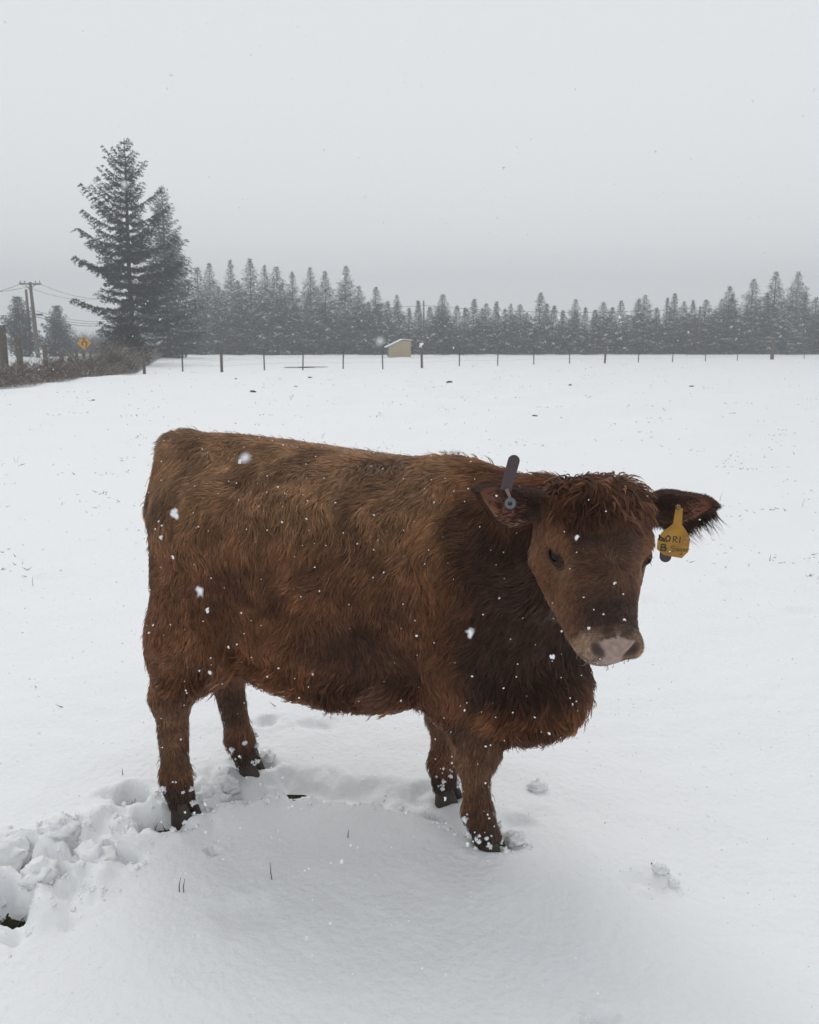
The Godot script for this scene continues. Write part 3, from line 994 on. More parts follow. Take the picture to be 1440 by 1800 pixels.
	strip.colored = false
	var mesh := lump_mesh(77, 0.5, 8, 26, 0.02)
	var o2 := part("bare_ground", mesh, M.soil, self)
	o2.position = Vector3(sp.x, 0.05, sp.z)
	o2.scale = Vector3(1.3, 1.5, 0.6)
	tag(o2, "dark bare strip of earth in the snow by the fence", "", "", "structure")


func crumb(buf: PackedFloat32Array, x: float, z: float) -> void:
	var s := 0.0015 + 0.007 * pow(rng.randf(), 4.0)
	var b := Basis.from_euler(Vector3(rng.randf() * TAU, rng.randf() * TAU, 0)).scaled(Vector3.ONE * s)
	push(buf, b.x, b.y, b.z, Vector3(x, snow_height(x, z) + s * 0.3, z), Color.WHITE * rng.randf_range(0.96, 1.0))


# ---------------------------------------------------------------- the animal
class Blob:                                            # one tapered capsule (k = 0) or ellipsoid (k = 1)
	var kind := 0
	var a: Vector3
	var ba: Vector3
	var inv := 1.0
	var ra := 0.1
	var dr := 0.0
	var r: Vector3
	var ir: Vector3
	var ir2: Vector3
	var k := 0.05
	var c: Vector3
	var far := 0.1

	func dist(p: Vector3) -> float:
		if kind == 0:
			var pa := p - a
			var h := clampf(pa.dot(ba) * inv, 0.0, 1.0)
			return (pa - ba * h).length() - ra - dr * h
		var q := p - a
		var k0 := (q * ir).length()
		return k0 * (k0 - 1.0) / maxf((q * ir2).length(), 1e-6)


func cap(a: Vector3, b: Vector3, ra: float, rb: float, k: float) -> Blob:
	var o := Blob.new()
	o.a = a
	o.ba = b - a
	o.inv = 1.0 / maxf(o.ba.length_squared(), 1e-9)
	o.ra = ra
	o.dr = rb - ra
	o.k = k
	o.c = (a + b) / 2.0
	o.far = o.ba.length() / 2.0 + maxf(ra, rb)
	return o


func egg(c: Vector3, r: Vector3, k: float) -> Blob:
	var o := Blob.new()
	o.kind = 1
	o.a = c
	o.r = r
	o.ir = Vector3.ONE / r
	o.ir2 = o.ir * o.ir
	o.k = k
	o.c = c
	o.far = maxf(r.x, maxf(r.y, r.z))
	return o


var body_blobs: Array[Blob] = []
var head_blobs: Array[Blob] = []
var head_cuts: Array[Blob] = []
var trunk_top := PackedFloat32Array()
var trunk_low := PackedFloat32Array()
var trunk_wide := PackedFloat32Array()
var trunk_mid := PackedFloat32Array()
const TRUNK_FROM := -0.52
const TRUNK_STEP := 0.005


func cow_shape() -> void:
	var table := [[-0.52, 1.15, 0.72, 0.10, 0.0], [-0.48, 1.175, 0.60, 0.16, 0.0], [-0.40, 1.175, 0.52, 0.215, 0.0], [-0.28, 1.17, 0.46, 0.26, 0.0], [-0.12, 1.155, 0.40, 0.29, 0.0], [0.05, 1.135, 0.365, 0.305, 0.0], [0.2, 1.12, 0.375, 0.295, 0.0], [0.35, 1.105, 0.40, 0.26, 0.0], [0.46, 1.08, 0.44, 0.21, 0.02], [0.54, 1.0, 0.5, 0.15, 0.04]]
	var raw := [[], [], [], []]
	var count := int(1.06 / TRUNK_STEP) + 1
	for k in count:
		var x := TRUNK_FROM + k * TRUNK_STEP
		var s := 0
		while s < table.size() - 2 and x > table[s + 1][0]: s += 1
		var t: float = clampf((x - table[s][0]) / (table[s + 1][0] - table[s][0]), 0, 1)
		for m in 4: raw[m].append(lerpf(table[s][m + 1], table[s + 1][m + 1], t))
	for m in 4:
		var soft := PackedFloat32Array()
		for k in count:
			var sum := 0.0
			for d in range(-9, 10): sum += raw[m][clampi(k + d, 0, count - 1)]
			soft.append(sum / 19.0)
		match m:
			0: trunk_top = soft
			1: trunk_low = soft
			2: trunk_wide = soft
			3: trunk_mid = soft
	for q in [1.0, -1.0]:
		# hind leg: thigh, gaskin, cannon, pastern; the hock points backwards
		var near: bool = q > 0
		var st := Vector3(-0.395, 0.56, 0.17) if near else Vector3(-0.39, 0.56, -0.15)
		var hock := Vector3(-0.472, 0.375, 0.16) if near else Vector3(-0.425, 0.345, -0.14)
		var fet := Vector3(-0.47, 0.10, 0.16) if near else Vector3(-0.385, 0.10, -0.14)
		var toe := Vector3(-0.455, 0.02, 0.16) if near else Vector3(-0.36, 0.03, -0.14)
		body_blobs.append_array([cap(Vector3(-0.34, 0.92, 0.14 * q), st, 0.155, 0.108, 0.08), cap(st, hock, 0.1, 0.054, 0.1), cap(hock, fet, 0.048, 0.036, 0.05), cap(fet, toe, 0.043, 0.038, 0.03)])
		# fore leg: shoulder, forearm, cannon, pastern
		var sh := Vector3(0.36, 0.80, 0.16) if near else Vector3(0.34, 0.80, -0.14)
		var el := Vector3(0.45, 0.48, 0.15) if near else Vector3(0.36, 0.48, -0.13)
		var kn := Vector3(0.488, 0.27, 0.16) if near else Vector3(0.345, 0.27, -0.12)
		var fe := Vector3(0.50, 0.10, 0.16) if near else Vector3(0.34, 0.10, -0.12)
		var to := Vector3(0.528, 0.025, 0.16) if near else Vector3(0.348, 0.03, -0.12)
		body_blobs.append_array([cap(sh, el, 0.15, 0.085, 0.10), cap(el, kn, 0.076, 0.043, 0.05), cap(kn, fe, 0.039, 0.033, 0.04), cap(fe, to, 0.039, 0.036, 0.03), egg(kn, Vector3(0.047, 0.055, 0.047), 0.03)])
	body_blobs.append_array([cap(Vector3(0.42, 0.86, 0.04), Vector3(0.66, 0.98, 0.20), 0.235, 0.12, 0.10), cap(Vector3(0.46, 0.72, 0.06), Vector3(0.66, 0.86, 0.23), 0.2, 0.09, 0.12), egg(Vector3(0.58, 0.58, 0.08), Vector3(0.17, 0.23, 0.17), 0.14), egg(Vector3(0.67, 0.475, 0.10), Vector3(0.11, 0.11, 0.11), 0.10), egg(Vector3(-0.48, 1.13, 0.0), Vector3(0.05, 0.035, 0.04), 0.05)])
	head_blobs = [egg(Vector3(0, -0.01, -0.06), Vector3(0.112, 0.092, 0.12), 0.02), egg(Vector3(0.008, -0.03, -0.11), Vector3(0.094, 0.08, 0.06), 0.05), cap(Vector3(-0.058, -0.025, -0.105), Vector3(0.074, -0.025, -0.105), 0.055, 0.055, 0.05),
		cap(Vector3(0, -0.012, -0.02), Vector3(0, -0.012, 0.165), 0.089, 0.061, 0.05), egg(Vector3(0.0, -0.012, 0.2), Vector3(0.059, 0.052, 0.04), 0.03), egg(Vector3(0.0, -0.048, 0.196), Vector3(0.049, 0.042, 0.038), 0.03),
		cap(Vector3(0.068, -0.095, -0.05), Vector3(0.024, -0.06, 0.15), 0.086, 0.047, 0.05), cap(Vector3(-0.045, -0.10, -0.035), Vector3(-0.02, -0.065, 0.15), 0.076, 0.046, 0.05),
		egg(Vector3(0.09, 0.028, -0.024), Vector3(0.028, 0.02, 0.034), 0.025), egg(Vector3(-0.09, 0.028, -0.024), Vector3(0.028, 0.02, 0.034), 0.025),
		# nostril wings and lower lip
		egg(Vector3(0.046, 0.008, 0.21), Vector3(0.02, 0.026, 0.026), 0.018), egg(Vector3(-0.046, 0.008, 0.21), Vector3(0.02, 0.026, 0.026), 0.018), egg(Vector3(0, -0.07, 0.205), Vector3(0.04, 0.022, 0.028), 0.02),
		cap(Vector3(-0.85, -0.1, -0.2), Vector3(-0.85, -0.1, -0.2), 0.01, 0.01, 0.01)]
	head_cuts = [cap(Vector3(0.048, 0.033, 0.22), Vector3(0.028, 0.008, 0.244), 0.0105, 0.009, 0.012), cap(Vector3(-0.048, 0.033, 0.22), Vector3(-0.028, 0.008, 0.244), 0.0105, 0.009, 0.012),
		egg(Vector3(0.106, 0.012, 0.004), Vector3(0.018, 0.013, 0.022), 0.018), egg(Vector3(-0.106, 0.012, 0.004), Vector3(0.018, 0.013, 0.022), 0.018),
		cap(Vector3(-0.05, -0.05, 0.236), Vector3(0.05, -0.05, 0.236), 0.004, 0.004, 0.008)]


func smooth_min(a: float, b: float, k: float) -> float:
	var h := maxf(k - absf(a - b), 0.0)
	return minf(a, b) - h * h * 0.25 / k


func body_dist(p: Vector3) -> float:
	var xi := clampf((p.x - TRUNK_FROM) / TRUNK_STEP, 0.0, trunk_top.size() - 1.001)
	var i := int(xi)
	var t := xi - i
	var top := lerpf(trunk_top[i], trunk_top[i + 1], t)
	var low := lerpf(trunk_low[i], trunk_low[i + 1], t)
	var hw := lerpf(trunk_wide[i], trunk_wide[i + 1], t)
	var hh := (top - low) * 0.5
	var ay := absf(p.y - (top + low) * 0.5) / hh
	var az := absf(p.z - lerpf(trunk_mid[i], trunk_mid[i + 1], t)) / hw
	var q := pow(pow(ay, 2.3) + pow(az, 2.3), 1.0 / 2.3)
	var d := (q - 1.0) * minf(hh, hw) * 0.85
	var ox := absf(p.x - (TRUNK_FROM + xi * TRUNK_STEP))
	d = sqrt(maxf(d, 0.0) ** 2 + ox * ox) + minf(d, 0.0)
	for b in body_blobs:
		if p.distance_to(b.c) - b.far < maxf(d, 0.0) + b.k:
			d = smooth_min(d, b.dist(p), b.k)
	return d


func head_dist(p: Vector3) -> float:                  # in the head's own axes
	var d := 9.0
	for b in head_blobs:
		if p.distance_to(b.c) - b.far < d + b.k:
			d = b.dist(p) if d > 8.0 else smooth_min(d, b.dist(p), b.k)
	for b in head_cuts:
		if p.distance_to(b.c) - b.far < b.k:
			var e := -b.dist(p)
			var h := maxf(b.k - absf(d - e), 0.0)
			d = maxf(d, e) + h * h * 0.25 / b.k
	return d


func gradient(f: Callable, p: Vector3, e: float) -> Vector3:
	return Vector3(f.call(p + Vector3(e, 0, 0)) - f.call(p - Vector3(e, 0, 0)), f.call(p + Vector3(0, e, 0)) - f.call(p - Vector3(0, e, 0)), f.call(p + Vector3(0, 0, e)) - f.call(p - Vector3(0, 0, e))).normalized()


func surface_net(f: Callable, lo: Vector3, hi: Vector3, h: float, g: Geo) -> void:
	var nx := int((hi.x - lo.x) / h) + 1
	var ny := int((hi.y - lo.y) / h) + 1
	var nz := int((hi.z - lo.z) / h) + 1
	var val := PackedFloat32Array()
	val.resize(nx * ny * nz)
	var B := 4
	for bx in range(0, nx, B):
		for by in range(0, ny, B):
			for bz in range(0, nz, B):
				var mid: float = f.call(lo + Vector3(bx + 1.5, by + 1.5, bz + 1.5) * h)
				var skip := absf(mid) > h * 6.0
				for x in range(bx, mini(bx + B, nx)):
					for y in range(by, mini(by + B, ny)):
						var at := (x * ny + y) * nz
						for z in range(bz, mini(bz + B, nz)):
							val[at + z] = mid if skip else f.call(lo + Vector3(x, y, z) * h)
	var id := PackedInt32Array()
	id.resize(nx * ny * nz)
	id.fill(-1)
	var first := g.v.size()
	for x in nx - 1:
		for y in ny - 1:
			for z in nz - 1:
				var k := (x * ny + y) * nz + z
				var c := [val[k], val[k + 1], val[k + nz], val[k + nz + 1], val[k + ny * nz], val[k + ny * nz + 1], val[k + ny * nz + nz], val[k + ny * nz + nz + 1]]
				var inside := 0
				for m in 8: inside += 1 if c[m] < 0.0 else 0
				if inside == 0 or inside == 8: continue
				var sum := Vector3.ZERO
				var n := 0
				for e in [[0, 1], [2, 3], [4, 5], [6, 7], [0, 2], [1, 3], [4, 6], [5, 7], [0, 4], [1, 5], [2, 6], [3, 7]]:
					var a: float = c[e[0]]
					var b: float = c[e[1]]
					if (a < 0.0) == (b < 0.0): continue
					var t := a / (a - b)
					var pa := Vector3(e[0] >> 2, (e[0] >> 1) & 1, e[0] & 1)
					var pb := Vector3(e[1] >> 2, (e[1] >> 1) & 1, e[1] & 1)
					sum += pa.lerp(pb, t)
					n += 1
				var p := lo + (Vector3(x, y, z) + sum / n) * h
				var nn := gradient(f, p, h * 0.4)
				p -= nn * clampf(f.call(p), -h * 0.5, h * 0.5)
				id[k] = g.vert(p, nn)
	for x in range(1, nx - 1):
		for y in range(1, ny - 1):
			for z in range(1, nz - 1):
				var k := (x * ny + y) * nz + z
				var s := val[k] < 0.0
				if s != (val[k + ny * nz] < 0.0): net_quad(g, id, k - nz - 1, k - 1, k, k - nz, s)
				if s != (val[k + nz] < 0.0): net_quad(g, id, k - ny * nz - 1, k - ny * nz, k, k - 1, s)
				if s != (val[k + 1] < 0.0): net_quad(g, id, k - ny * nz - nz, k - nz, k, k - ny * nz, s)


func net_quad(g: Geo, id: PackedInt32Array, a: int, b: int, c: int, d: int, s: bool) -> void:
	if id[a] < 0 or id[b] < 0 or id[c] < 0 or id[d] < 0: return
	if s: g.quad(id[a], id[d], id[c], id[b])
	else: g.quad(id[a], id[b], id[c], id[d])


const HK := 1.065


func to_head(p: Vector3) -> Vector3:
	var q := p - HO
	return Vector3(q.dot(HS), q.dot(HU), q.dot(HF)) / HK


func from_head(p: Vector3) -> Vector3:
	return HO + (HS * p.x + HU * p.y + HF * p.z) * HK


func n3(p: Vector3, f: float, off := 0.0) -> float:
	return noise.get_noise_3d(p.x * f + off, p.y * f, p.z * f - off)


# coat colour (linear) at a place on the cow; the neck also holds painted shade
func coat(p: Vector3, on_head: bool, h: Vector3) -> Color:
	var red := Color(0.27, 0.118, 0.056)
	var tan := Color(0.45, 0.265, 0.14)
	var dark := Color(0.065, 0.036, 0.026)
	var c := red
	if on_head:
		c = Color(0.175, 0.082, 0.046)
		var side := smoothstep(0.055, 0.1, absf(h.x)) * smoothstep(-0.12, 0.02, h.z)
		c = c.lerp(Color(0.29, 0.133, 0.066), side * 0.9)
		c = c.lerp(Color(0.075, 0.044, 0.033), (1.0 - smoothstep(0.03, 0.085, absf(h.x))) * smoothstep(0.07, 0.13, h.z) * (1.0 - smoothstep(0.165, 0.185, h.z)))
		c = c.lerp(Color(0.12, 0.068, 0.046), (1.0 - smoothstep(0.05, 0.09, absf(h.x))) * smoothstep(-0.1, -0.05, h.z) * (1.0 - smoothstep(0.0, 0.05, h.z)) * 0.8)
		c = c.lerp(Color(0.20, 0.115, 0.07), 0.35 * exp(-pow(Vector2(h.x - 0.005, h.z - 0.06).length() / 0.055, 2.0)))
		c = c.lerp(Color(0.42, 0.26, 0.16), 0.8 * exp(-pow(Vector3(absf(h.x) - 0.088, h.y - 0.01, h.z - 0.028).length() / 0.03, 2.0)))
		c = c.lerp(Color(0.13, 0.078, 0.056).lerp(Color(0.38, 0.25, 0.165), smoothstep(0.02, 0.05, absf(h.x)) * smoothstep(0.17, 0.2, h.z)), smoothstep(0.16, 0.19, h.z + 0.02 * n3(p, 40.0)))
	else:
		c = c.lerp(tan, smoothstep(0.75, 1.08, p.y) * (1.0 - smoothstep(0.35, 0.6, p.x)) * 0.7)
		c = c.lerp(dark, 0.85 * smoothstep(0.36, 0.56, p.x) * smoothstep(0.42, 0.56, p.y) * (1.0 - smoothstep(0.95, 1.06, p.y)))  # dark neck and front shoulder: partly the real coat, partly shade painted in
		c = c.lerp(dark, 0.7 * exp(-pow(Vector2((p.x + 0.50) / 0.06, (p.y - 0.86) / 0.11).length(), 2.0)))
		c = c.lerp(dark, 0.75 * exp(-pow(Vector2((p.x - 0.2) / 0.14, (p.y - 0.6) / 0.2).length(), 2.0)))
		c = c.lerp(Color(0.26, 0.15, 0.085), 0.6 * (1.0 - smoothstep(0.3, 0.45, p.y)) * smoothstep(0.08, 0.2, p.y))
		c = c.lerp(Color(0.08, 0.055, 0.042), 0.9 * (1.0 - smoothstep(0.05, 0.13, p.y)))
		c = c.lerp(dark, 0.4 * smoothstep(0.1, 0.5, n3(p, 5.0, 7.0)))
	return c * (1.0 + 0.28 * n3(p, 9.0) + 0.15 * n3(p, 30.0, 3.0))


# which way the hair lies, how long it is and how far it stands off
func lie(p: Vector3, n: Vector3, on_head: bool, h: Vector3) -> Array:
	if on_head:
		var whorl := Vector2(h.x - 0.005, h.z - 0.045)
		var out := whorl / (whorl.length() + 0.012)
		var w := out + Vector2(-out.y, out.x) * 0.3 + Vector2(0.0, 0.12)
		var f := HS * w.x + HF * w.y - HU * 0.3
		var length := 0.016
		var lift := 0.28
		if absf(h.x) > 0.075 or h.y < -0.05:
			f = HF * 0.35 - HU * 1.0
			if h.y < -0.09: length = 0.026
		# the fringe falls from the poll over the forehead
		var fringe := (1.0 - smoothstep(-0.085, -0.03, h.z)) * smoothstep(-0.1, -0.04, h.y)
		if fringe > 0.02 and h.y > -0.1:
			var g := HF * 1.0 + HS * (h.x * 2.0 + 0.9 * n3(p, 14.0) + 0.6 * n3(p, 38.0) + 0.25 * n3(p, 90.0)) - HU * 0.05 + HU * 0.45 * (1.0 - smoothstep(-0.17, -0.12, h.z))
			f = f.normalized().lerp(g, clampf(fringe * 1.6, 0, 1))
			var mid := 1.0 - smoothstep(0.05, 0.12, absf(h.x))
			length = lerpf(length, 0.03 + 0.04 * mid * smoothstep(-0.19, -0.13, h.z), fringe)
			lift = lerpf(0.28, 0.22, fringe)
		if h.z > 0.165:
			length = 0.009
			f = HF * 0.3 + HS * signf(h.x) * 0.8 - HU * 0.6
		return [f, length, lift]
	var back := smoothstep(0.95, 1.08, p.y) * (1.0 - smoothstep(0.35, 0.5, p.x))
	var neck := smoothstep(0.3, 0.48, p.x) * smoothstep(0.5, 0.62, p.y)
	var legs := (1.0 - smoothstep(0.3, 0.5, p.y)) * (smoothstep(0.25, 0.35, p.x) + 1.0 - smoothstep(-0.35, -0.25, p.x))
	var under := smoothstep(0.3, 0.6, -n.y) * smoothstep(0.2, 0.28, p.y)
	var bib := smoothstep(0.48, 0.6, p.x) * (1.0 - smoothstep(0.52, 0.66, p.y)) * smoothstep(0.22, 0.32, p.y)
	var rump := 1.0 - smoothstep(-0.4, -0.25, p.x)
	var f := Vector3(lerpf(-0.15, -0.45, rump), -1, 0)
	var length := lerpf(0.028, 0.024, rump)
	var lift := lerpf(0.23, 0.2, rump)
	f = f.lerp(Vector3(-0.75, -0.4, signf(p.z) * 0.9 * smoothstep(0.0, 0.12, absf(p.z))), back)
	length = lerpf(length, 0.024, back)
	lift = lerpf(lift, 0.17, back)
	f = f.lerp(Vector3(-0.7, -0.75, 0.1), neck)
	length = lerpf(length, 0.032, neck)
	lift = lerpf(lift, 0.28, neck)
	f = f.lerp(Vector3(-0.15, -1, 0), legs)
	length = lerpf(length, 0.019, clampf(legs, 0, 1))
	lift = lerpf(lift, 0.22, clampf(legs, 0, 1))
	f = f.lerp(Vector3(-0.45, -0.8, 0), under * (1.0 - clampf(legs, 0, 1)))
	length = lerpf(length, 0.042, under * (1.0 - clampf(legs, 0, 1)))
	lift = lerpf(lift, 0.5, under * (1.0 - clampf(legs, 0, 1)))
	f = f.lerp(Vector3(0.2, -1, 0.2), bib)
	length = lerpf(length, 0.04, bib)
	lift = lerpf(lift, 0.45, bib)
	# cow-licks: turns of the lie of the hair
	var a := 0.7 * n3(p, 4.5, 20.0) + 0.5 * n3(p, 13.0, 40.0) + 0.3 * n3(p, 45.0, 80.0)
	f = f.rotated(n, a * lerpf(1.15, 0.4, clampf(legs, 0, 1)))
	return [f, length, lift]


func lock_mesh(bend: float, hairs: int, seed_: int) -> ArrayMesh:
	var r := RandomNumberGenerator.new()
	r.seed = seed_
	var g := Geo.new()
	for k in hairs:
		var x0 := r.randf_range(-1.0, 1.0)
		var z0 := r.randf_range(-0.12, 0.12)
		var l := r.randf_range(0.8, 1.08)
		var hi := r.randf_range(0.8, 1.2)
		var rows := []
		for s in 5:
			var t := s / 4.0
			var x: float = x0 * (1.0 - 0.75 * t) + bend * sin(t * 4.6) * t + (x0 * 0.5 if hairs > 3 and k == 0 else 0.0) * t * t
			var y: float = hi * (t - 0.62 * t * t)
			var w := 0.40 * (1.0 - 0.9 * t * t)
			var c := Vector3(x, y, z0 + t * l)
			rows.append([g.vert(c + Vector3(-w, 0, 0), Vector3(-0.9, 0.45, 0).normalized()), g.vert(c + Vector3(0, w * 0.12, 0), Vector3(0, 1, 0)), g.vert(c + Vector3(w, 0, 0), Vector3(0.9, 0.45, 0).normalized())])
		for s in 4:
			for e in 2: g.quad(rows[s][e], rows[s + 1][e], rows[s + 1][e + 1], rows[s][e + 1])
	return g.mesh()


var fur_bufs: Array[PackedFloat32Array] = [PackedFloat32Array(), PackedFloat32Array(), PackedFloat32Array()]


func grow(p: Vector3, n: Vector3, f: Vector3, length: float, lift: float, width: float, c: Color) -> void:
	var z := (f - n * f.dot(n))
	if z.length() < 1e-4: return
	z = z.normalized()
	var side := n.cross(z)
	var a := rng.randf_range(-0.22, 0.22)
	z = z.rotated(n, a)
	side = n.cross(z)
	var L := length * rng.randf_range(0.7, 1.25)
	var v := clampi(int((n3(p, 11.0, 60.0) + 0.45 + rng.randf_range(-0.25, 0.25)) * 3.2), 0, 2)
	push(fur_bufs[v], side * width, n * (L * lift * 2.0 * rng.randf_range(0.6, 1.4)), z * L, p - n * 0.002, c)


func fur_on(g: Geo, first: int, last: int, density: float, on_head: bool) -> void:
	var view := cow_at.affine_inverse() * Vector3(0, EYE, 0)
	for k in range(first, last, 3):
		var a := g.v[g.i[k]]
		var b := g.v[g.i[k + 1]]
		var c := g.v[g.i[k + 2]]
		var area := (b - a).cross(c - a).length() * 0.5
		var mid := (a + b + c) / 3.0
		var n0 := g.n[g.i[k]]
		var facing := n0.dot((view - mid).normalized())
		var h := to_head(mid)
		if not on_head and (h.length() < 0.1 or mid.y < -0.02): continue
		if on_head and (body_dist(mid) < -0.03): continue
		var d := density * (1.0 if facing > -0.35 else 0.3)
		if on_head:
			if pad(h) > 0.4: continue                       # the bare muzzle
			if h.z > 0.215 and h.y < -0.03: continue
			if h.distance_to(Geometry3D.get_closest_point_to_segment(h, Vector3(signf(h.x) * 0.049, 0.034, 0.219), Vector3(signf(h.x) * 0.028, 0.008, 0.243))) < 0.012: continue
			var eye := Vector3(absf(h.x) - 0.103, h.y - 0.012, h.z + 0.0)
			if eye.length() < 0.026: continue
			if h.z > 0.16: d *= 1.6
		var want := area * d
		var count := int(want) + (1 if rng.randf() < want - int(want) else 0)
		for m in count:
			var u := rng.randf()
			var v := rng.randf()
			if u + v > 1.0:
				u = 1.0 - u
				v = 1.0 - v
			var p := a + (b - a) * u + (c - a) * v
			var n := (n0 + (g.n[g.i[k + 1]] - n0) * u + (g.n[g.i[k + 2]] - n0) * v).normalized()
			var hh := to_head(p)
			var l := lie(p, n, on_head, hh)
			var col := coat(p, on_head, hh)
			if on_head:
				if l[1] > 0.032 and rng.randf() < 0.05: l[2] = 0.55     # wisps standing off the poll
				var width := 0.0026 if l[1] > 0.025 else 0.0016
				grow(p, n, l[0], l[1], l[2], width * rng.randf_range(0.7, 1.3), col * rng.randf_range(0.5, 1.6))
			elif rng.randf() < 0.45:                       # wet locks that lie on top
				var tone := 0.6 + 0.4 * (n3(p, 60.0, 9.0) + 0.5) + pow(rng.randf(), 2.0) * 0.75
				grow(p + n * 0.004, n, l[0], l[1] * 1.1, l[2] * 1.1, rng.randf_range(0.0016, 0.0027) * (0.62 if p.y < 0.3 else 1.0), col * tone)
			elif rng.randf() < 0.012 and p.y > 0.12:        # fine stray hairs standing off
				grow(p + n * 0.01, n, l[0], l[1] * rng.randf_range(1.0, 1.4), l[2] * rng.randf_range(1.1, 1.5), 0.0008, col * rng.randf_range(0.8, 1.7))
			else:                                          # the darker undercoat
				grow(p, n, l[0], l[1] * 0.7, l[2] * 0.9, rng.randf_range(0.0025, 0.004) * (0.62 if p.y < 0.3 else 1.0), col * rng.randf_range(0.4, 0.75))


# the bare nose pad: wide above, narrow between the nostrils
func pad(h: Vector3) -> float:
	if h.z < 0.15: return 0.0
	var t := h.z * 0.914 - h.y * 0.405
	var half := lerpf(0.042, 0.021, smoothstep(0.176, 0.208, t)) + 0.014 * smoothstep(0.216, 0.24, t)
	return (1.0 - smoothstep(half - 0.003, half + 0.003, absf(h.x))) * smoothstep(0.166, 0.173, t + 0.004 * cos(h.x * 90.0))


func make_cow() -> void:
	cow = Node3D.new()
	cow.name = "cow"
	add_child(cow, true)
	cow.transform = cow_at
	tag(cow, "shaggy red brown heifer standing in the snow, head turned to the viewer", "cow")
	cow_shape()
	var g := Geo.new()
	g.colored = true
	surface_net(body_dist, Vector3(-0.68, -0.05, -0.36), Vector3(0.90, 1.25, 0.42), 0.017, g)
	var split := g.i.size()
	var hg := Geo.new()
	surface_net(head_dist, Vector3(-0.19, -0.21, -0.23), Vector3(0.19, 0.12, 0.27), 0.0052, hg)
	var first := g.v.size()
	for k in hg.v.size():
		g.vert(from_head(hg.v[k]), (HS * hg.n[k].x + HU * hg.n[k].y + HF * hg.n[k].z).normalized())
	for k in hg.i: g.i.append(k + first)
	# skin colours: the coat's below the hair, the muzzle bare
	for k in g.v.size():
		var h := to_head(g.v[k])
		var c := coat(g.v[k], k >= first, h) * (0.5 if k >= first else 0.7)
		if k >= first and h.z > 0.12:
			var bare := pad(h)
			c = c.lerp(Color(0.21, 0.135, 0.10), 0.8 * smoothstep(0.185, 0.2, h.z))
			c = c.lerp(Color(0.34, 0.24, 0.205) * (1.0 + 0.3 * n3(g.v[k], 60.0)), bare)
			if h.y < -0.046: c = c.lerp(Color(0.2, 0.125, 0.1), 0.7)
			for s in [-1.0, 1.0]:
				var na := Vector3(s * 0.049, 0.034, 0.219)
				var nb := Vector3(s * 0.028, 0.008, 0.243)
				var q := h.distance_to(Geometry3D.get_closest_point_to_segment(h, na, nb))
				c = c.lerp(Color(0.045, 0.024, 0.02), 1.0 - smoothstep(0.009, 0.014, q))
		g.c[k] = c
	var body := part("body", g.mesh(), M.skin, cow)
	fur_on(g, 0, split, 90000.0, false)
	fur_on(g, split, g.i.size(), 240000.0, true)
	for n in 14:                                           # whiskers round the muzzle
		var a := rng.randf_range(-1.0, 1.0)
		var hp := Vector3(0.06 * a, rng.randf_range(-0.07, 0.0), 0.21 + 0.02 * (1.0 - absf(a)))
		for m in 6: hp -= gradient(head_dist, hp, 0.003) * head_dist(hp)
		var hn := gradient(head_dist, hp, 0.004)
		var cn := HS * hn.x + HU * hn.y + HF * hn.z
		grow(from_head(hp), cn, HF - HU * 0.6 + HS * a, 0.018, 0.7, 0.0003, Color(0.2, 0.14, 0.1))
	ear(1.0)
	ear(-1.0)
	eyes()
	hooves()
	tail()
	var shapes := [lock_mesh(-1.9, 3, 1), lock_mesh(0.3, 3, 2), lock_mesh(1.9, 3, 3)]
	for k in 3: many("fur", shapes[k], M.fur, fur_bufs[k], cow)
	snow_on_cow(g, split)


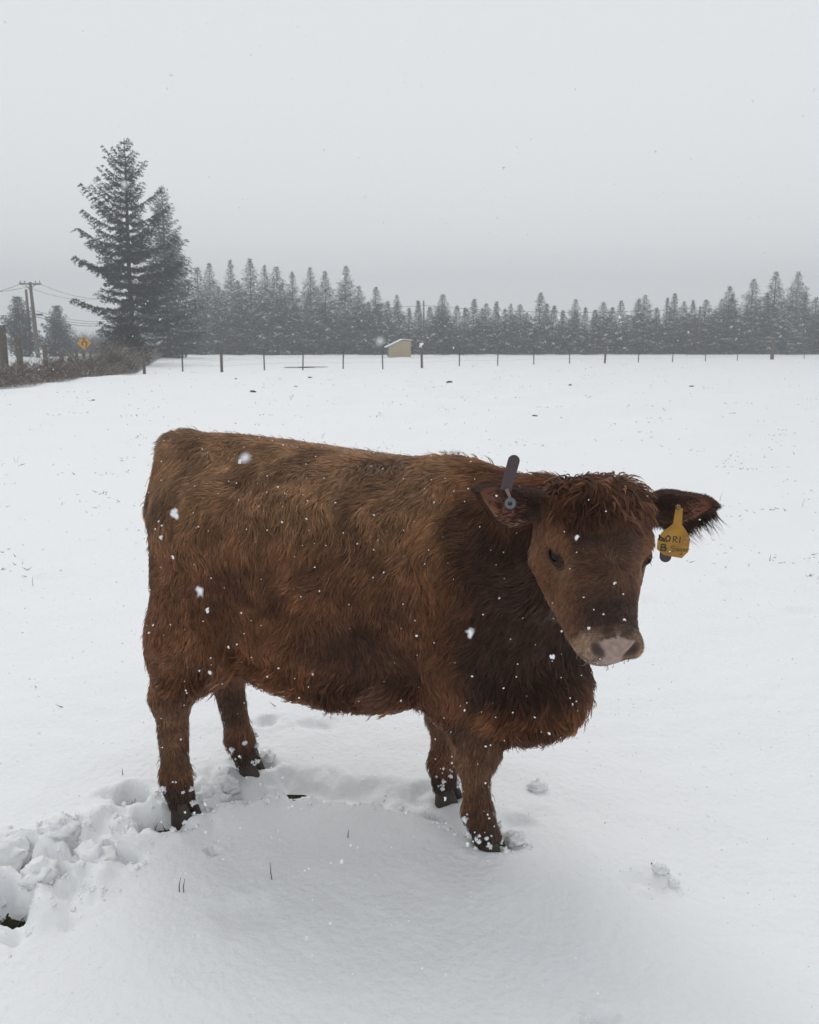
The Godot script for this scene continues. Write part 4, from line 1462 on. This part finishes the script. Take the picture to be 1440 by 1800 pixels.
# an ear: a cupped leaf with thickness, furry outside, thinly haired inside
func ear(side: float) -> void:
	var left := side > 0.0                              # its left ear, at the right of the picture
	var to := cow_at.affine_inverse()
	var root := to * (at_depth(1140, 893, 2.135) if left else at_depth(960, 893, 2.09))
	var tip := to * (at_depth(1257, 893, 2.13) if left else at_depth(842, 868, 2.09))
	var face := (to.basis * (Vector3(0.12, -0.22, 1.0) if left else Vector3(-0.25, -0.12, 1.0))).normalized()
	var along := tip - root
	face = (face - along.normalized() * face.dot(along.normalized())).normalized()
	var wide := face.cross(along.normalized()).normalized()          # towards the upper edge
	if wide.y < 0.0: wide = -wide
	var g := Geo.new()
	g.colored = true
	var nu := 26
	var nv := 18
	var inner := []
	var outer := []
	for i in nu + 1:
		var u := i / float(nu)
		var up := 0.036 * pow(sin(PI * clampf(0.2 + u * 0.8, 0, 1)), 0.6) * (1.0 - 0.25 * u) + 0.004
		var dn := (0.050 if left else 0.066) * pow(sin(PI * clampf(0.16 + u * 0.84, 0, 1)), 0.62) * (0.55 + 0.45 * sin(PI * clampf(u * 1.05, 0, 1))) + 0.003
		var ri := []
		var ro := []
		for j in nv + 1:
			var v := j / float(nv) * 2.0 - 1.0
			var off := up * v if v > 0.0 else dn * v
			var cup := 0.030 * (1.0 - u * 0.55) * (1.0 - v * v)
			var p := root + along * u + wide * off - face * cup + Vector3.UP * (0.012 * u * (1.0 - u) * 4.0 * (0.4 if left else 0.1)) + wide * 0.003 * sin(u * 9.0)
			ri.append(p)
			ro.append(p - face * (0.007 * (1.0 - absf(v) * 0.75) + 0.001))
		inner.append(ri)
		outer.append(ro)
	for sheet in 2:
		var rows: Array = inner if sheet == 0 else outer
		var first := g.v.size()
		for i in nu + 1:
			for j in nv + 1:
				var du: Vector3 = rows[mini(i + 1, nu)][j] - rows[maxi(i - 1, 0)][j]
				var dv: Vector3 = rows[i][mini(j + 1, nv)] - rows[i][maxi(j - 1, 0)]
				var n := du.cross(dv).normalized()
				if (n.dot(face) > 0.0) != (sheet == 0): n = -n
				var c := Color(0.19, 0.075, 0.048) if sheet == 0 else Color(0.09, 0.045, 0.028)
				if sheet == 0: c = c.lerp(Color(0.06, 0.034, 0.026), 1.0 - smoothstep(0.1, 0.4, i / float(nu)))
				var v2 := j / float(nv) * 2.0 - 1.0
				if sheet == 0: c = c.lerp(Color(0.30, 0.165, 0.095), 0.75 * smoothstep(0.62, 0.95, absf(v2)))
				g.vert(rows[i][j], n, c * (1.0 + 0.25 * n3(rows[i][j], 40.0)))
		for i in nu:
			for j in nv:
				var k := first + i * (nv + 1) + j
				g.quad(k, k + 1, k + nv + 2, k + nv + 1)
	# the rim joins the sheets
	var count := (nu + 1) * (nv + 1)
	for i in nu:
		for j in [0, nv]:
			var k: int = i * (nv + 1) + j
			g.quad(k, k + nv + 1, k + nv + 1 + count, k + count)
	for j in nv:
		var k := nu * (nv + 1) + j
		g.quad(k, k + 1, k + 1 + count, k + count)
	var o := part("ear", g.mesh(), M.skin, cow)
	o.set_meta("label", "ear holding the yellow tag" if left else "ear with the grey button and dark strap")
	# hair: on the back and along the rims, long and pale below
	for n in 5200:
		var i := int(pow(rng.randf(), 1.0) * nu)
		var j := rng.randi() % nv
		var u := i / float(nu)
		var q: Vector3 = outer[i][j].lerp(outer[i + 1][j + 1], rng.randf())
		grow(q, g.n[count + i * (nv + 1) + j], along.normalized() - wide * rng.randf_range(-0.2, 0.5), 0.018, 0.3, 0.0017, Color(0.10, 0.05, 0.03) * rng.randf_range(0.7, 1.3))
		if n % 2 == 0:                                     # thin cover inside, denser near the root
			if rng.randf() > 0.1 + u * 1.25 + rng.randf_range(-0.15, 0.15):
				var q2: Vector3 = inner[i][j].lerp(inner[i + 1][j + 1], rng.randf())
				grow(q2, g.n[i * (nv + 1) + j], along.normalized() * 0.7 + wide * rng.randf_range(-0.6, 0.6), 0.02, 0.3, 0.0014, Color(0.085, 0.042, 0.028) * rng.randf_range(0.7, 1.3))
		if n % (4 if left else 5) == 0:
			var low := rng.randf() < 0.62
			var q3: Vector3 = inner[i][0 if low else nv].lerp(inner[i + 1][0 if low else nv], rng.randf())
			var dir := (along.normalized() * 0.6 + wide * (-1.0 if low else 0.9) + face * rng.randf_range(-0.2, 0.4)).normalized()
			var nn := dir.cross(along).normalized()
			grow(q3, (face + dir * 0.35).normalized() if left else wide * (-1.0 if low else 1.0), dir if left else along.normalized(), ((0.018 + 0.02 * rng.randf()) if left else 0.009) if low else 0.009, 0.3, 0.0013, ((Color(0.21, 0.12, 0.08) if left else Color(0.15, 0.07, 0.04)) if low else Color(0.13, 0.07, 0.045)) * rng.randf_range(0.6, 1.3))
		if n % 40 == 0 and u > 0.3 and left:                         # stray hairs
			var q4: Vector3 = inner[i][0]
			grow(q4, face, along.normalized() * 0.8 - wide, 0.05, 0.5, 0.0007, Color(0.12, 0.07, 0.05))
	if left: yellow_tag(root + along * 0.42 + face * 0.004 - wide * 0.004, face, along)
	else: button_tag(root + along * 0.5, face, along, wide)


func slab(outline: PackedVector2Array, o: Vector3, x: Vector3, y: Vector3, thick: float, col := Color.WHITE) -> ArrayMesh:
	var g := Geo.new()
	var z := x.cross(y).normalized()
	var tris := Geometry2D.triangulate_polygon(outline)
	for side in 2:
		var first := g.v.size()
		for q in outline: g.vert(o + x * q.x + y * q.y + z * (thick / 2.0 if side == 0 else -thick / 2.0), z if side == 0 else -z, col)
		for k in range(0, tris.size(), 3):
			g.tri(first + tris[k], first + tris[k + 1], first + tris[k + 2])
	for k in outline.size():
		var q := outline[k]
		var r := outline[(k + 1) % outline.size()]
		g.face([o + x * q.x + y * q.y + z * thick / 2, o + x * r.x + y * r.y + z * thick / 2, o + x * r.x + y * r.y - z * thick / 2, o + x * q.x + y * q.y - z * thick / 2])
	return g.mesh()


func yellow_tag(at: Vector3, face: Vector3, along: Vector3) -> void:
	var to := cow_at.affine_inverse()
	var top := to * at_depth(1192, 893, 2.085)
	var low := to * at_depth(1184, 977, 2.085)
	var y := (top - low).normalized()
	var f := (to.basis * Vector3(-0.15, 0.05, 1.0)).normalized()
	var x := y.cross(f).normalized()
	var s := (top - low).length() / 84.0                   # metres per pixel of the photograph
	var shape := PackedVector2Array()
	for q in [[-6, 0], [6, 0], [7, -28], [15, -38], [23, -52], [22, -75], [12, -87], [-18, -84], [-31, -74], [-31, -56], [-25, -44], [-8, -28]]:
		shape.append(Vector2(q[0] + 2, q[1]) * s)
	var plastic := mat(Color.WHITE, 0.45)
	plastic.albedo_texture = ramp_tex(0.012, 128, 5, 63, Color(0.55, 0.38, 0.08), Color(0.74, 0.55, 0.10))
	plastic.uv1_triplanar = true
	plastic.uv1_scale = Vector3.ONE * 9.0
	var plate := part("ear_tag", slab(shape, top, x, y, 0.0022), plastic, cow)
	plate.set_meta("label", "yellow ear tag with black handwriting")
	# handwriting: LORI 2 / B Suger
	var ink := Geo.new()
	var faint := Geo.new()
	var strokes := [
		[[[-29, -49], [-28, -57], [-19, -59]], 2.4, 0], [[[-27, -52], [-20, -56]], 2.6, 0], [[[-14, -49], [-18, -53], [-16, -59], [-11, -58], [-10, -52], [-14, -49]], 2.0, 0], [[[-5, -60], [-5, -50], [0, -50], [1, -53], [-4, -55], [2, -60]], 1.5, 0], [[[6, -50], [6, -60]], 1.7, 0],
		[[[12, -52], [17, -50], [19, -53], [13, -59], [20, -59]], 1.2, 1],
		[[[-24, -76], [-24, -65], [-18, -65], [-17, -69], [-23, -70], [-15, -72], [-17, -76], [-23, -75]], 2.0, 0],
		[[[-1, -67], [-6, -67], [-7, -70], [-2, -72], [-3, -76], [-7, -76]], 0.9, 0], [[[1, -70], [1, -75], [4, -75], [4, -70], [5, -75]], 0.9, 0], [[[11, -71], [7, -71], [7, -75], [11, -74], [11, -70], [11, -80], [7, -80]], 0.9, 0], [[[13, -73], [17, -72], [15, -70], [13, -73], [17, -75]], 0.9, 0], [[[19, -70], [19, -75], [19, -72], [23, -70]], 0.9, 0]]
	for st in strokes:
		var pts: Array = st[0]
		var use := ink if st[2] == 0 else faint
		for k in pts.size() - 1:
			var a := Vector2(pts[k][0] + 2, pts[k][1]) * s
			var b := Vector2(pts[k + 1][0] + 2, pts[k + 1][1]) * s
			var d := (b - a).normalized()
			var w: float = st[1] * s * 0.55
			var nrm := Vector2(-d.y, d.x) * w
			a -= d * w * 0.8
			b += d * w * 0.8
			var z := 0.0016 + 0.00004 * k
			use.face([pt(top, x, y, f, a + nrm, z), pt(top, x, y, f, b + nrm, z), pt(top, x, y, f, b - nrm, z), pt(top, x, y, f, a - nrm, z)])
	part("lettering", ink.mesh(), mat(lin(0.012, 0.012, 0.015), 0.5), plate)
	part("faded_lettering", faint.mesh(), mat(lin(0.38, 0.22, 0.03), 0.5), plate)
	# rivet in the ear and the dark strap of the back half showing below
	var rv := Geo.new()
	rv.tube([top + y * 0.002, top + y * 0.002 + f * 0.006], [0.007, 0.005], 10)
	part("rivet", rv.mesh(), mat(lin(0.16, 0.11, 0.03), 0.5), plate)
	var strap := PackedVector2Array()
	for k in 13:
		var a := PI + PI * k / 12.0
		strap.append(Vector2(cos(a) * 10.0 - 12, sin(a) * 10.0 - 88) * s)
	strap.append(Vector2(-2, -62) * s)
	strap.append(Vector2(-22, -62) * s)
	var back := part("strap_tag", slab(strap, top - f * 0.012, x, y, 0.002), mat(lin(0.06, 0.042, 0.05), 0.5), cow)
	back.set_meta("label", "dark strap tag behind the yellow tag")


func pt(o: Vector3, x: Vector3, y: Vector3, z: Vector3, q: Vector2, d: float) -> Vector3:
	return o + x * q.x + y * q.y + z * d


func button_tag(at: Vector3, face: Vector3, along: Vector3, wide: Vector3) -> void:
	var to := cow_at.affine_inverse()
	var low := to * at_depth(889, 862, 2.07)
	var top := to * at_depth(906, 800, 2.07)
	var y := (top - low).normalized()
	var f := (to.basis * Vector3(0.1, 0.0, 1.0)).normalized()
	var x := y.cross(f).normalized()
	var s := (top - low).length() / 64.3
	var shape := PackedVector2Array([Vector2(-10, 0) * s, Vector2(10, 0) * s])
	for k in 13:
		var a := PI * k / 12.0
		shape.append(Vector2(cos(a) * 10.5, 54.0 + sin(a) * 10.5) * s)
	var o := part("strap_tag", slab(shape, low, x, y, 0.0025), mat(lin(0.055, 0.035, 0.04), 0.5), cow)
	o.set_meta("label", "dark purplish strap tag standing up from the ear")
	var nk := Geo.new()
	nk.tube([low + y * 0.004 + f * 0.002, to * at_depth(896, 872, 2.065), to * at_depth(897, 884, 2.06)], [0.005, 0.004, 0.005], 8)
	part("stem", nk.mesh(), mat(lin(0.2, 0.13, 0.1), 0.5), o)
	# the grey button inside the ear: a ring with a dark hole
	var c := to * at_depth(897, 885, 2.055)
	var bf := (to.basis * Vector3(-0.35, 0.1, 1.0)).normalized()
	var bx := bf.cross(Vector3.UP).normalized()
	var by := bx.cross(bf).normalized()
	var g := Geo.new()
	var rows := []
	for k in 25:
		var a := TAU * k / 24.0
		var d := bx * cos(a) + by * sin(a)
		rows.append([g.vert(c + d * 0.0135 - bf * 0.005, d), g.vert(c + d * 0.0135, (d + bf).normalized()), g.vert(c + d * 0.0055 + bf * 0.003, bf), g.vert(c + d * 0.005 - bf * 0.004, -d)])
	for k in 24:
		for e in 3: g.quad(rows[k][e], rows[k][e + 1], rows[k + 1][e + 1], rows[k + 1][e])
	var b := part("ear_button", g.mesh(), mat(lin(0.10, 0.12, 0.14), 0.45), cow)
	b.set_meta("label", "grey round button with a hole in the ear")


func eyes() -> void:
	for s in [-1.0, 1.0]:
		var c := Vector3(s * 0.098, 0.0115, 0.004)
		var ball := SphereMesh.new()
		ball.radius = 0.0215
		ball.height = 0.043
		ball.radial_segments = 24
		ball.rings = 14
		var m := mat(lin(0.008, 0.006, 0.007), 0.12, 0.3)
		var e := part("eye", ball, m, cow)
		e.position = from_head(c)
		# lids: an almond rim round the ball
		var out := Vector3(s * 0.82, 0.55, 0.12).normalized()
		var ax := Vector3(0, -0.25, 1.0).normalized()
		ax = (ax - out * ax.dot(out)).normalized()
		var ay := out.cross(ax)
		if ay.y < 0.0: ay = -ay
		var g := Geo.new()
		var rows := []
		for k in 29:
			var a := TAU * k / 28.0
			var r := Vector2(cos(a) * 0.0205, sin(a) * (0.0145 if sin(a) > 0.0 else 0.012))
			var row := []
			for q in [[1.0, 0.0], [1.12, 0.0035], [1.4, 0.003], [1.75, -0.004]]:
				var rr: Vector2 = r * q[0]
				var base := c + ax * rr.x + ay * rr.y
				var depth := sqrt(maxf(0.0, 0.0222 * 0.0222 - rr.length_squared() * 0.8))
				row.append(from_head(base + out * (depth + q[1] - 0.0015)))
			rows.append(row)
		var ids := []
		for k in 29:
			var line := []
			for j in 4:
				var du: Vector3 = rows[(k + 1) % 28][j] - rows[(k + 27) % 28][j]
				var dv: Vector3 = rows[k][mini(j + 1, 3)] - rows[k][maxi(j - 1, 0)]
				var n := du.cross(dv).normalized()
				var of := HS * out.x + HU * out.y + HF * out.z
				if n.dot(of) < 0.0: n = -n
				line.append(g.vert(rows[k][j], n))
			ids.append(line)
		for k in 28:
			for j in 3: g.quad(ids[k][j], ids[k][j + 1], ids[k + 1][j + 1], ids[k + 1][j])
		part("eyelid", g.mesh(), mat(lin(0.05, 0.026, 0.017), 0.75, 0.2), e).transform = Transform3D(Basis(), -e.position)
		# lashes and the short hair round the lids
		for n in 110:
			var a := rng.randf() * TAU
			var r := Vector2(cos(a) * 0.019, sin(a) * 0.0118) * rng.randf_range(1.3, 1.9)
			var p := from_head(c + ax * r.x + ay * r.y + out * (sqrt(maxf(0.0, 0.00042 - r.length_squared() * 0.8)) - 0.001))
			var of2 := HS * out.x + HU * out.y + HF * out.z
			var rad := from_head(c + ax * r.x + ay * r.y) - from_head(c)
			grow(p, of2, rad, 0.012, 0.25, 0.0013, Color(0.16, 0.085, 0.045) * rng.randf_range(0.7, 1.2))
		for n in 26:
			var a := PI * rng.randf_range(0.08, 0.92)
			var r := Vector2(cos(a) * 0.0195, sin(a) * 0.0135)
			var p := from_head(c + ax * r.x + ay * r.y + out * 0.0155)
			var of3 := HS * out.x + HU * out.y + HF * out.z
			grow(p, (of3 * 0.6 + (from_head(ay) - HO)).normalized(), of3 * 0.4 + (from_head(ay * 0.3 + ax * r.x * 30.0) - HO), 0.013, 0.5, 0.0007, Color(0.03, 0.02, 0.015))


func hooves() -> void:
	var horn := mat(Color.WHITE, 0.55, 0.45)
	horn.vertex_color_use_as_albedo = true
	for q in [[Vector3(-0.45, -0.008, 0.16), 0.25, 1.0], [Vector3(-0.352, -0.008, -0.14), 0.1, 1.0], [Vector3(0.535, -0.012, 0.16), 0.2, 1.0], [Vector3(0.352, -0.008, -0.12), 0.25, 1.0]]:
		var g := Geo.new()
		g.colored = true
		for s in [-1.0, 1.0]:                               # the two claws
			var rows := []
			for j in 8:
				var t := j / 7.0
				var row := []
				for k in 17:
					var a := TAU * k / 16.0
					var lengthen := 0.034 + 0.026 * t
					var x := cos(a) * lengthen * (1.0 if cos(a) > 0.0 else 0.75) + 0.014 * t
					var z: float = sin(a) * (0.0185 + 0.004 * t) + s * 0.0215
					if cos(a) > 0.3: z = lerpf(z, s * 0.0185, (cos(a) - 0.3) * 0.55)
					row.append(Vector3(x, 0.035 - 0.085 * t, z))
				rows.append(row)
			var first := g.v.size()
			for j in 8:
				for k in 17:
					var du: Vector3 = rows[j][(k + 1) % 16] - rows[j][(k + 15) % 16]
					var dv: Vector3 = rows[mini(j + 1, 7)][k] - rows[maxi(j - 1, 0)][k]
					var n := du.cross(dv).normalized()
					if n.dot(Vector3(rows[j][k].x, 0, rows[j][k].z - s * 0.0215)) < 0.0: n = -n
					g.vert(rows[j][k], n, Color(0.03, 0.024, 0.02).lerp(Color(0.085, 0.058, 0.042), 0.5 + 0.5 * n3(rows[j][k], 50.0, j * 3.0)))
			for j in 7:
				for k in 16:
					var id := first + j * 17 + k
					g.quad(id, id + 17, id + 18, id + 1)
		var o := part("hoof", g.mesh(), horn, cow)
		o.position = q[0]
		o.rotation.y = -q[1]


func tail() -> void:
	var g := Geo.new()
	g.colored = true
	var pts := [Vector3(-0.45, 1.135, 0), Vector3(-0.53, 1.12, 0), Vector3(-0.555, 1.03, -0.02), Vector3(-0.56, 0.9, -0.05), Vector3(-0.56, 0.75, -0.06), Vector3(-0.555, 0.62, -0.07)]
	g.tube(pts, [0.035, 0.032, 0.026, 0.022, 0.018, 0.012], 10, Color(0.11, 0.05, 0.028))
	part("tail", g.mesh(), M.skin, cow)
	for n in 5200:
		var t := rng.randf()
		var k := mini(int(t * 5.0), 4)
		var p: Vector3 = pts[k].lerp(pts[k + 1], t * 5.0 - k)
		var a := rng.randf() * TAU
		var d: Vector3 = (pts[k + 1] - pts[k]).normalized()
		var nn := d.cross(Vector3(0, 0.2, 1)).normalized().rotated(d, a)
		var r := lerpf(0.034, 0.014, t)
		grow(p + nn * r, nn, d, 0.03 if t < 0.75 else 0.14, 0.3 if t < 0.75 else 0.12, 0.0022, Color(0.13, 0.06, 0.032) * rng.randf_range(0.6, 1.3))


# flakes and clumps that have settled on the coat
func snow_on_cow(g: Geo, split: int) -> void:
	var buf := PackedFloat32Array()
	for n in 420:
		var k := (rng.randi() % (split / 3)) * 3
		var p := g.v[g.i[k]]
		var nn := g.n[g.i[k]]
		if nn.y < 0.05 and rng.randf() < 0.7: continue
		if p.y < 0.05: continue
		var s := rng.randf_range(0.0008, 0.0018)
		var b := Basis.from_euler(Vector3(rng.randf() * TAU, rng.randf() * TAU, 0)).scaled(Vector3.ONE * s)
		push(buf, b.x, b.y, b.z, cow_at * (p + nn * rng.randf_range(0.016, 0.026)), Color.WHITE)
	for q in [[783, 799, 0.006], [797, 798, 0.007], [806, 802, 0.006], [776, 822, 0.004], [779, 829, 0.004], [790, 812, 0.003], [812, 816, 0.003], [774, 816, 0.0035]]:
		var p := (cow_at.affine_inverse() * at_depth(q[0], q[1], 2.55))
		# set it on the hide below that point
		for m in 30:
			var d := body_dist(p) - 0.022
			p -= gradient(body_dist, p, 0.01) * d * 0.8
		var b := Basis.from_euler(Vector3(rng.randf() * TAU, rng.randf() * TAU, 0)).scaled(Vector3.ONE * float(q[2]))
		push(buf, b.x, b.y, b.z, cow_at * p, Color.WHITE)
	# caked on the feet
	for f in [Vector3(-0.46, 0.05, 0.16), Vector3(-0.37, 0.05, -0.14), Vector3(0.515, 0.05, 0.16), Vector3(0.345, 0.05, -0.12)]:
		for n in 90:
			var a := rng.randf() * TAU
			var y := 0.01 + 0.11 * pow(rng.randf(), 1.6)
			var p: Vector3 = f + Vector3(cos(a), 0, sin(a)) * 0.09
			p.y = y
			for m in 8:
				p -= gradient(body_dist, p, 0.01) * (body_dist(p) - 0.010) * 0.8
			if noise.get_noise_3d(p.x * 22.0, p.y * 22.0, p.z * 22.0) < 0.02: continue
			var s := 0.002 + 0.007 * pow(rng.randf(), 2.0)
			var b := Basis.from_euler(Vector3(rng.randf() * TAU, rng.randf() * TAU, 0)).scaled(Vector3.ONE * s)
			push(buf, b.x, b.y, b.z, cow_at * p, Color.WHITE)
	tag(many("snow_dusting", lump_mesh(91, 0.9, 6, 9, 0.9), M.flake, buf, self), "flakes and caked snow on the coat and feet of the cow", "snow", "", "stuff")


# ---------------------------------------------------------------- falling snow
func snowfall() -> void:
	var shapes := []
	for k in 4: shapes.append(lump_mesh(60 + k, 0.9, 5, 8, 1.0))
	for k in 300:
		var o := part("snowflake", shapes[k % 4], M.flake, self)
		var d := rng.randf_range(0.75, 2.35)
		var p := Vector3.ZERO
		while true:
			p = Vector3(rng.randf_range(-1.3, 1.3), rng.randf_range(0.05, 2.1), -d)
			if absf(p.x) < d * 0.5: break
		var r := 0.0009 + 0.0012 * pow(rng.randf(), 2.5)
		if k < 7:
			p = [at_depth(430, 805, 0.26), at_depth(827, 1113, 0.5), at_depth(352, 1040, 0.5), at_depth(307, 904, 0.6), at_depth(972, 1155, 1.0), at_depth(668, 600, 0.26), at_depth(219, 325, 0.35)][k]
			r = [0.0011, 0.0016, 0.0015, 0.002, 0.0026, 0.0007, 0.0007][k]
		o.position = p
		o.scale = Vector3(r, r * rng.randf_range(1.0, 1.6), r)
		o.rotation = Vector3(rng.randf_range(-0.4, 0.4), rng.randf() * TAU, rng.randf_range(-0.5, 0.1))
		tag(o, "white snowflake falling through the air before the cow", "snowflake", "falling snowflakes")
	var buf := PackedFloat32Array()
	for k in 14000:
		var d := 1.0 * pow(55.0, sqrt(rng.randf()))
		var p := Vector3(rng.randf_range(-0.62, 0.62) * d, rng.randf_range(0.0, 0.62) * d + 0.05, -d)
		if p.y > 20.0: continue
		var s := rng.randf_range(0.0008, 0.0018) * (1.0 if d < 6.0 else 1.7)
		var b := Basis.from_euler(Vector3(rng.randf() * TAU, rng.randf() * TAU, 0)).scaled(Vector3.ONE * s)
		push(buf, b.x, b.y, b.z, p, Color.WHITE)
	tag(many("falling_snow", shapes[0], M.flake, buf, self), "fine snow falling over the whole field", "snow", "", "stuff")
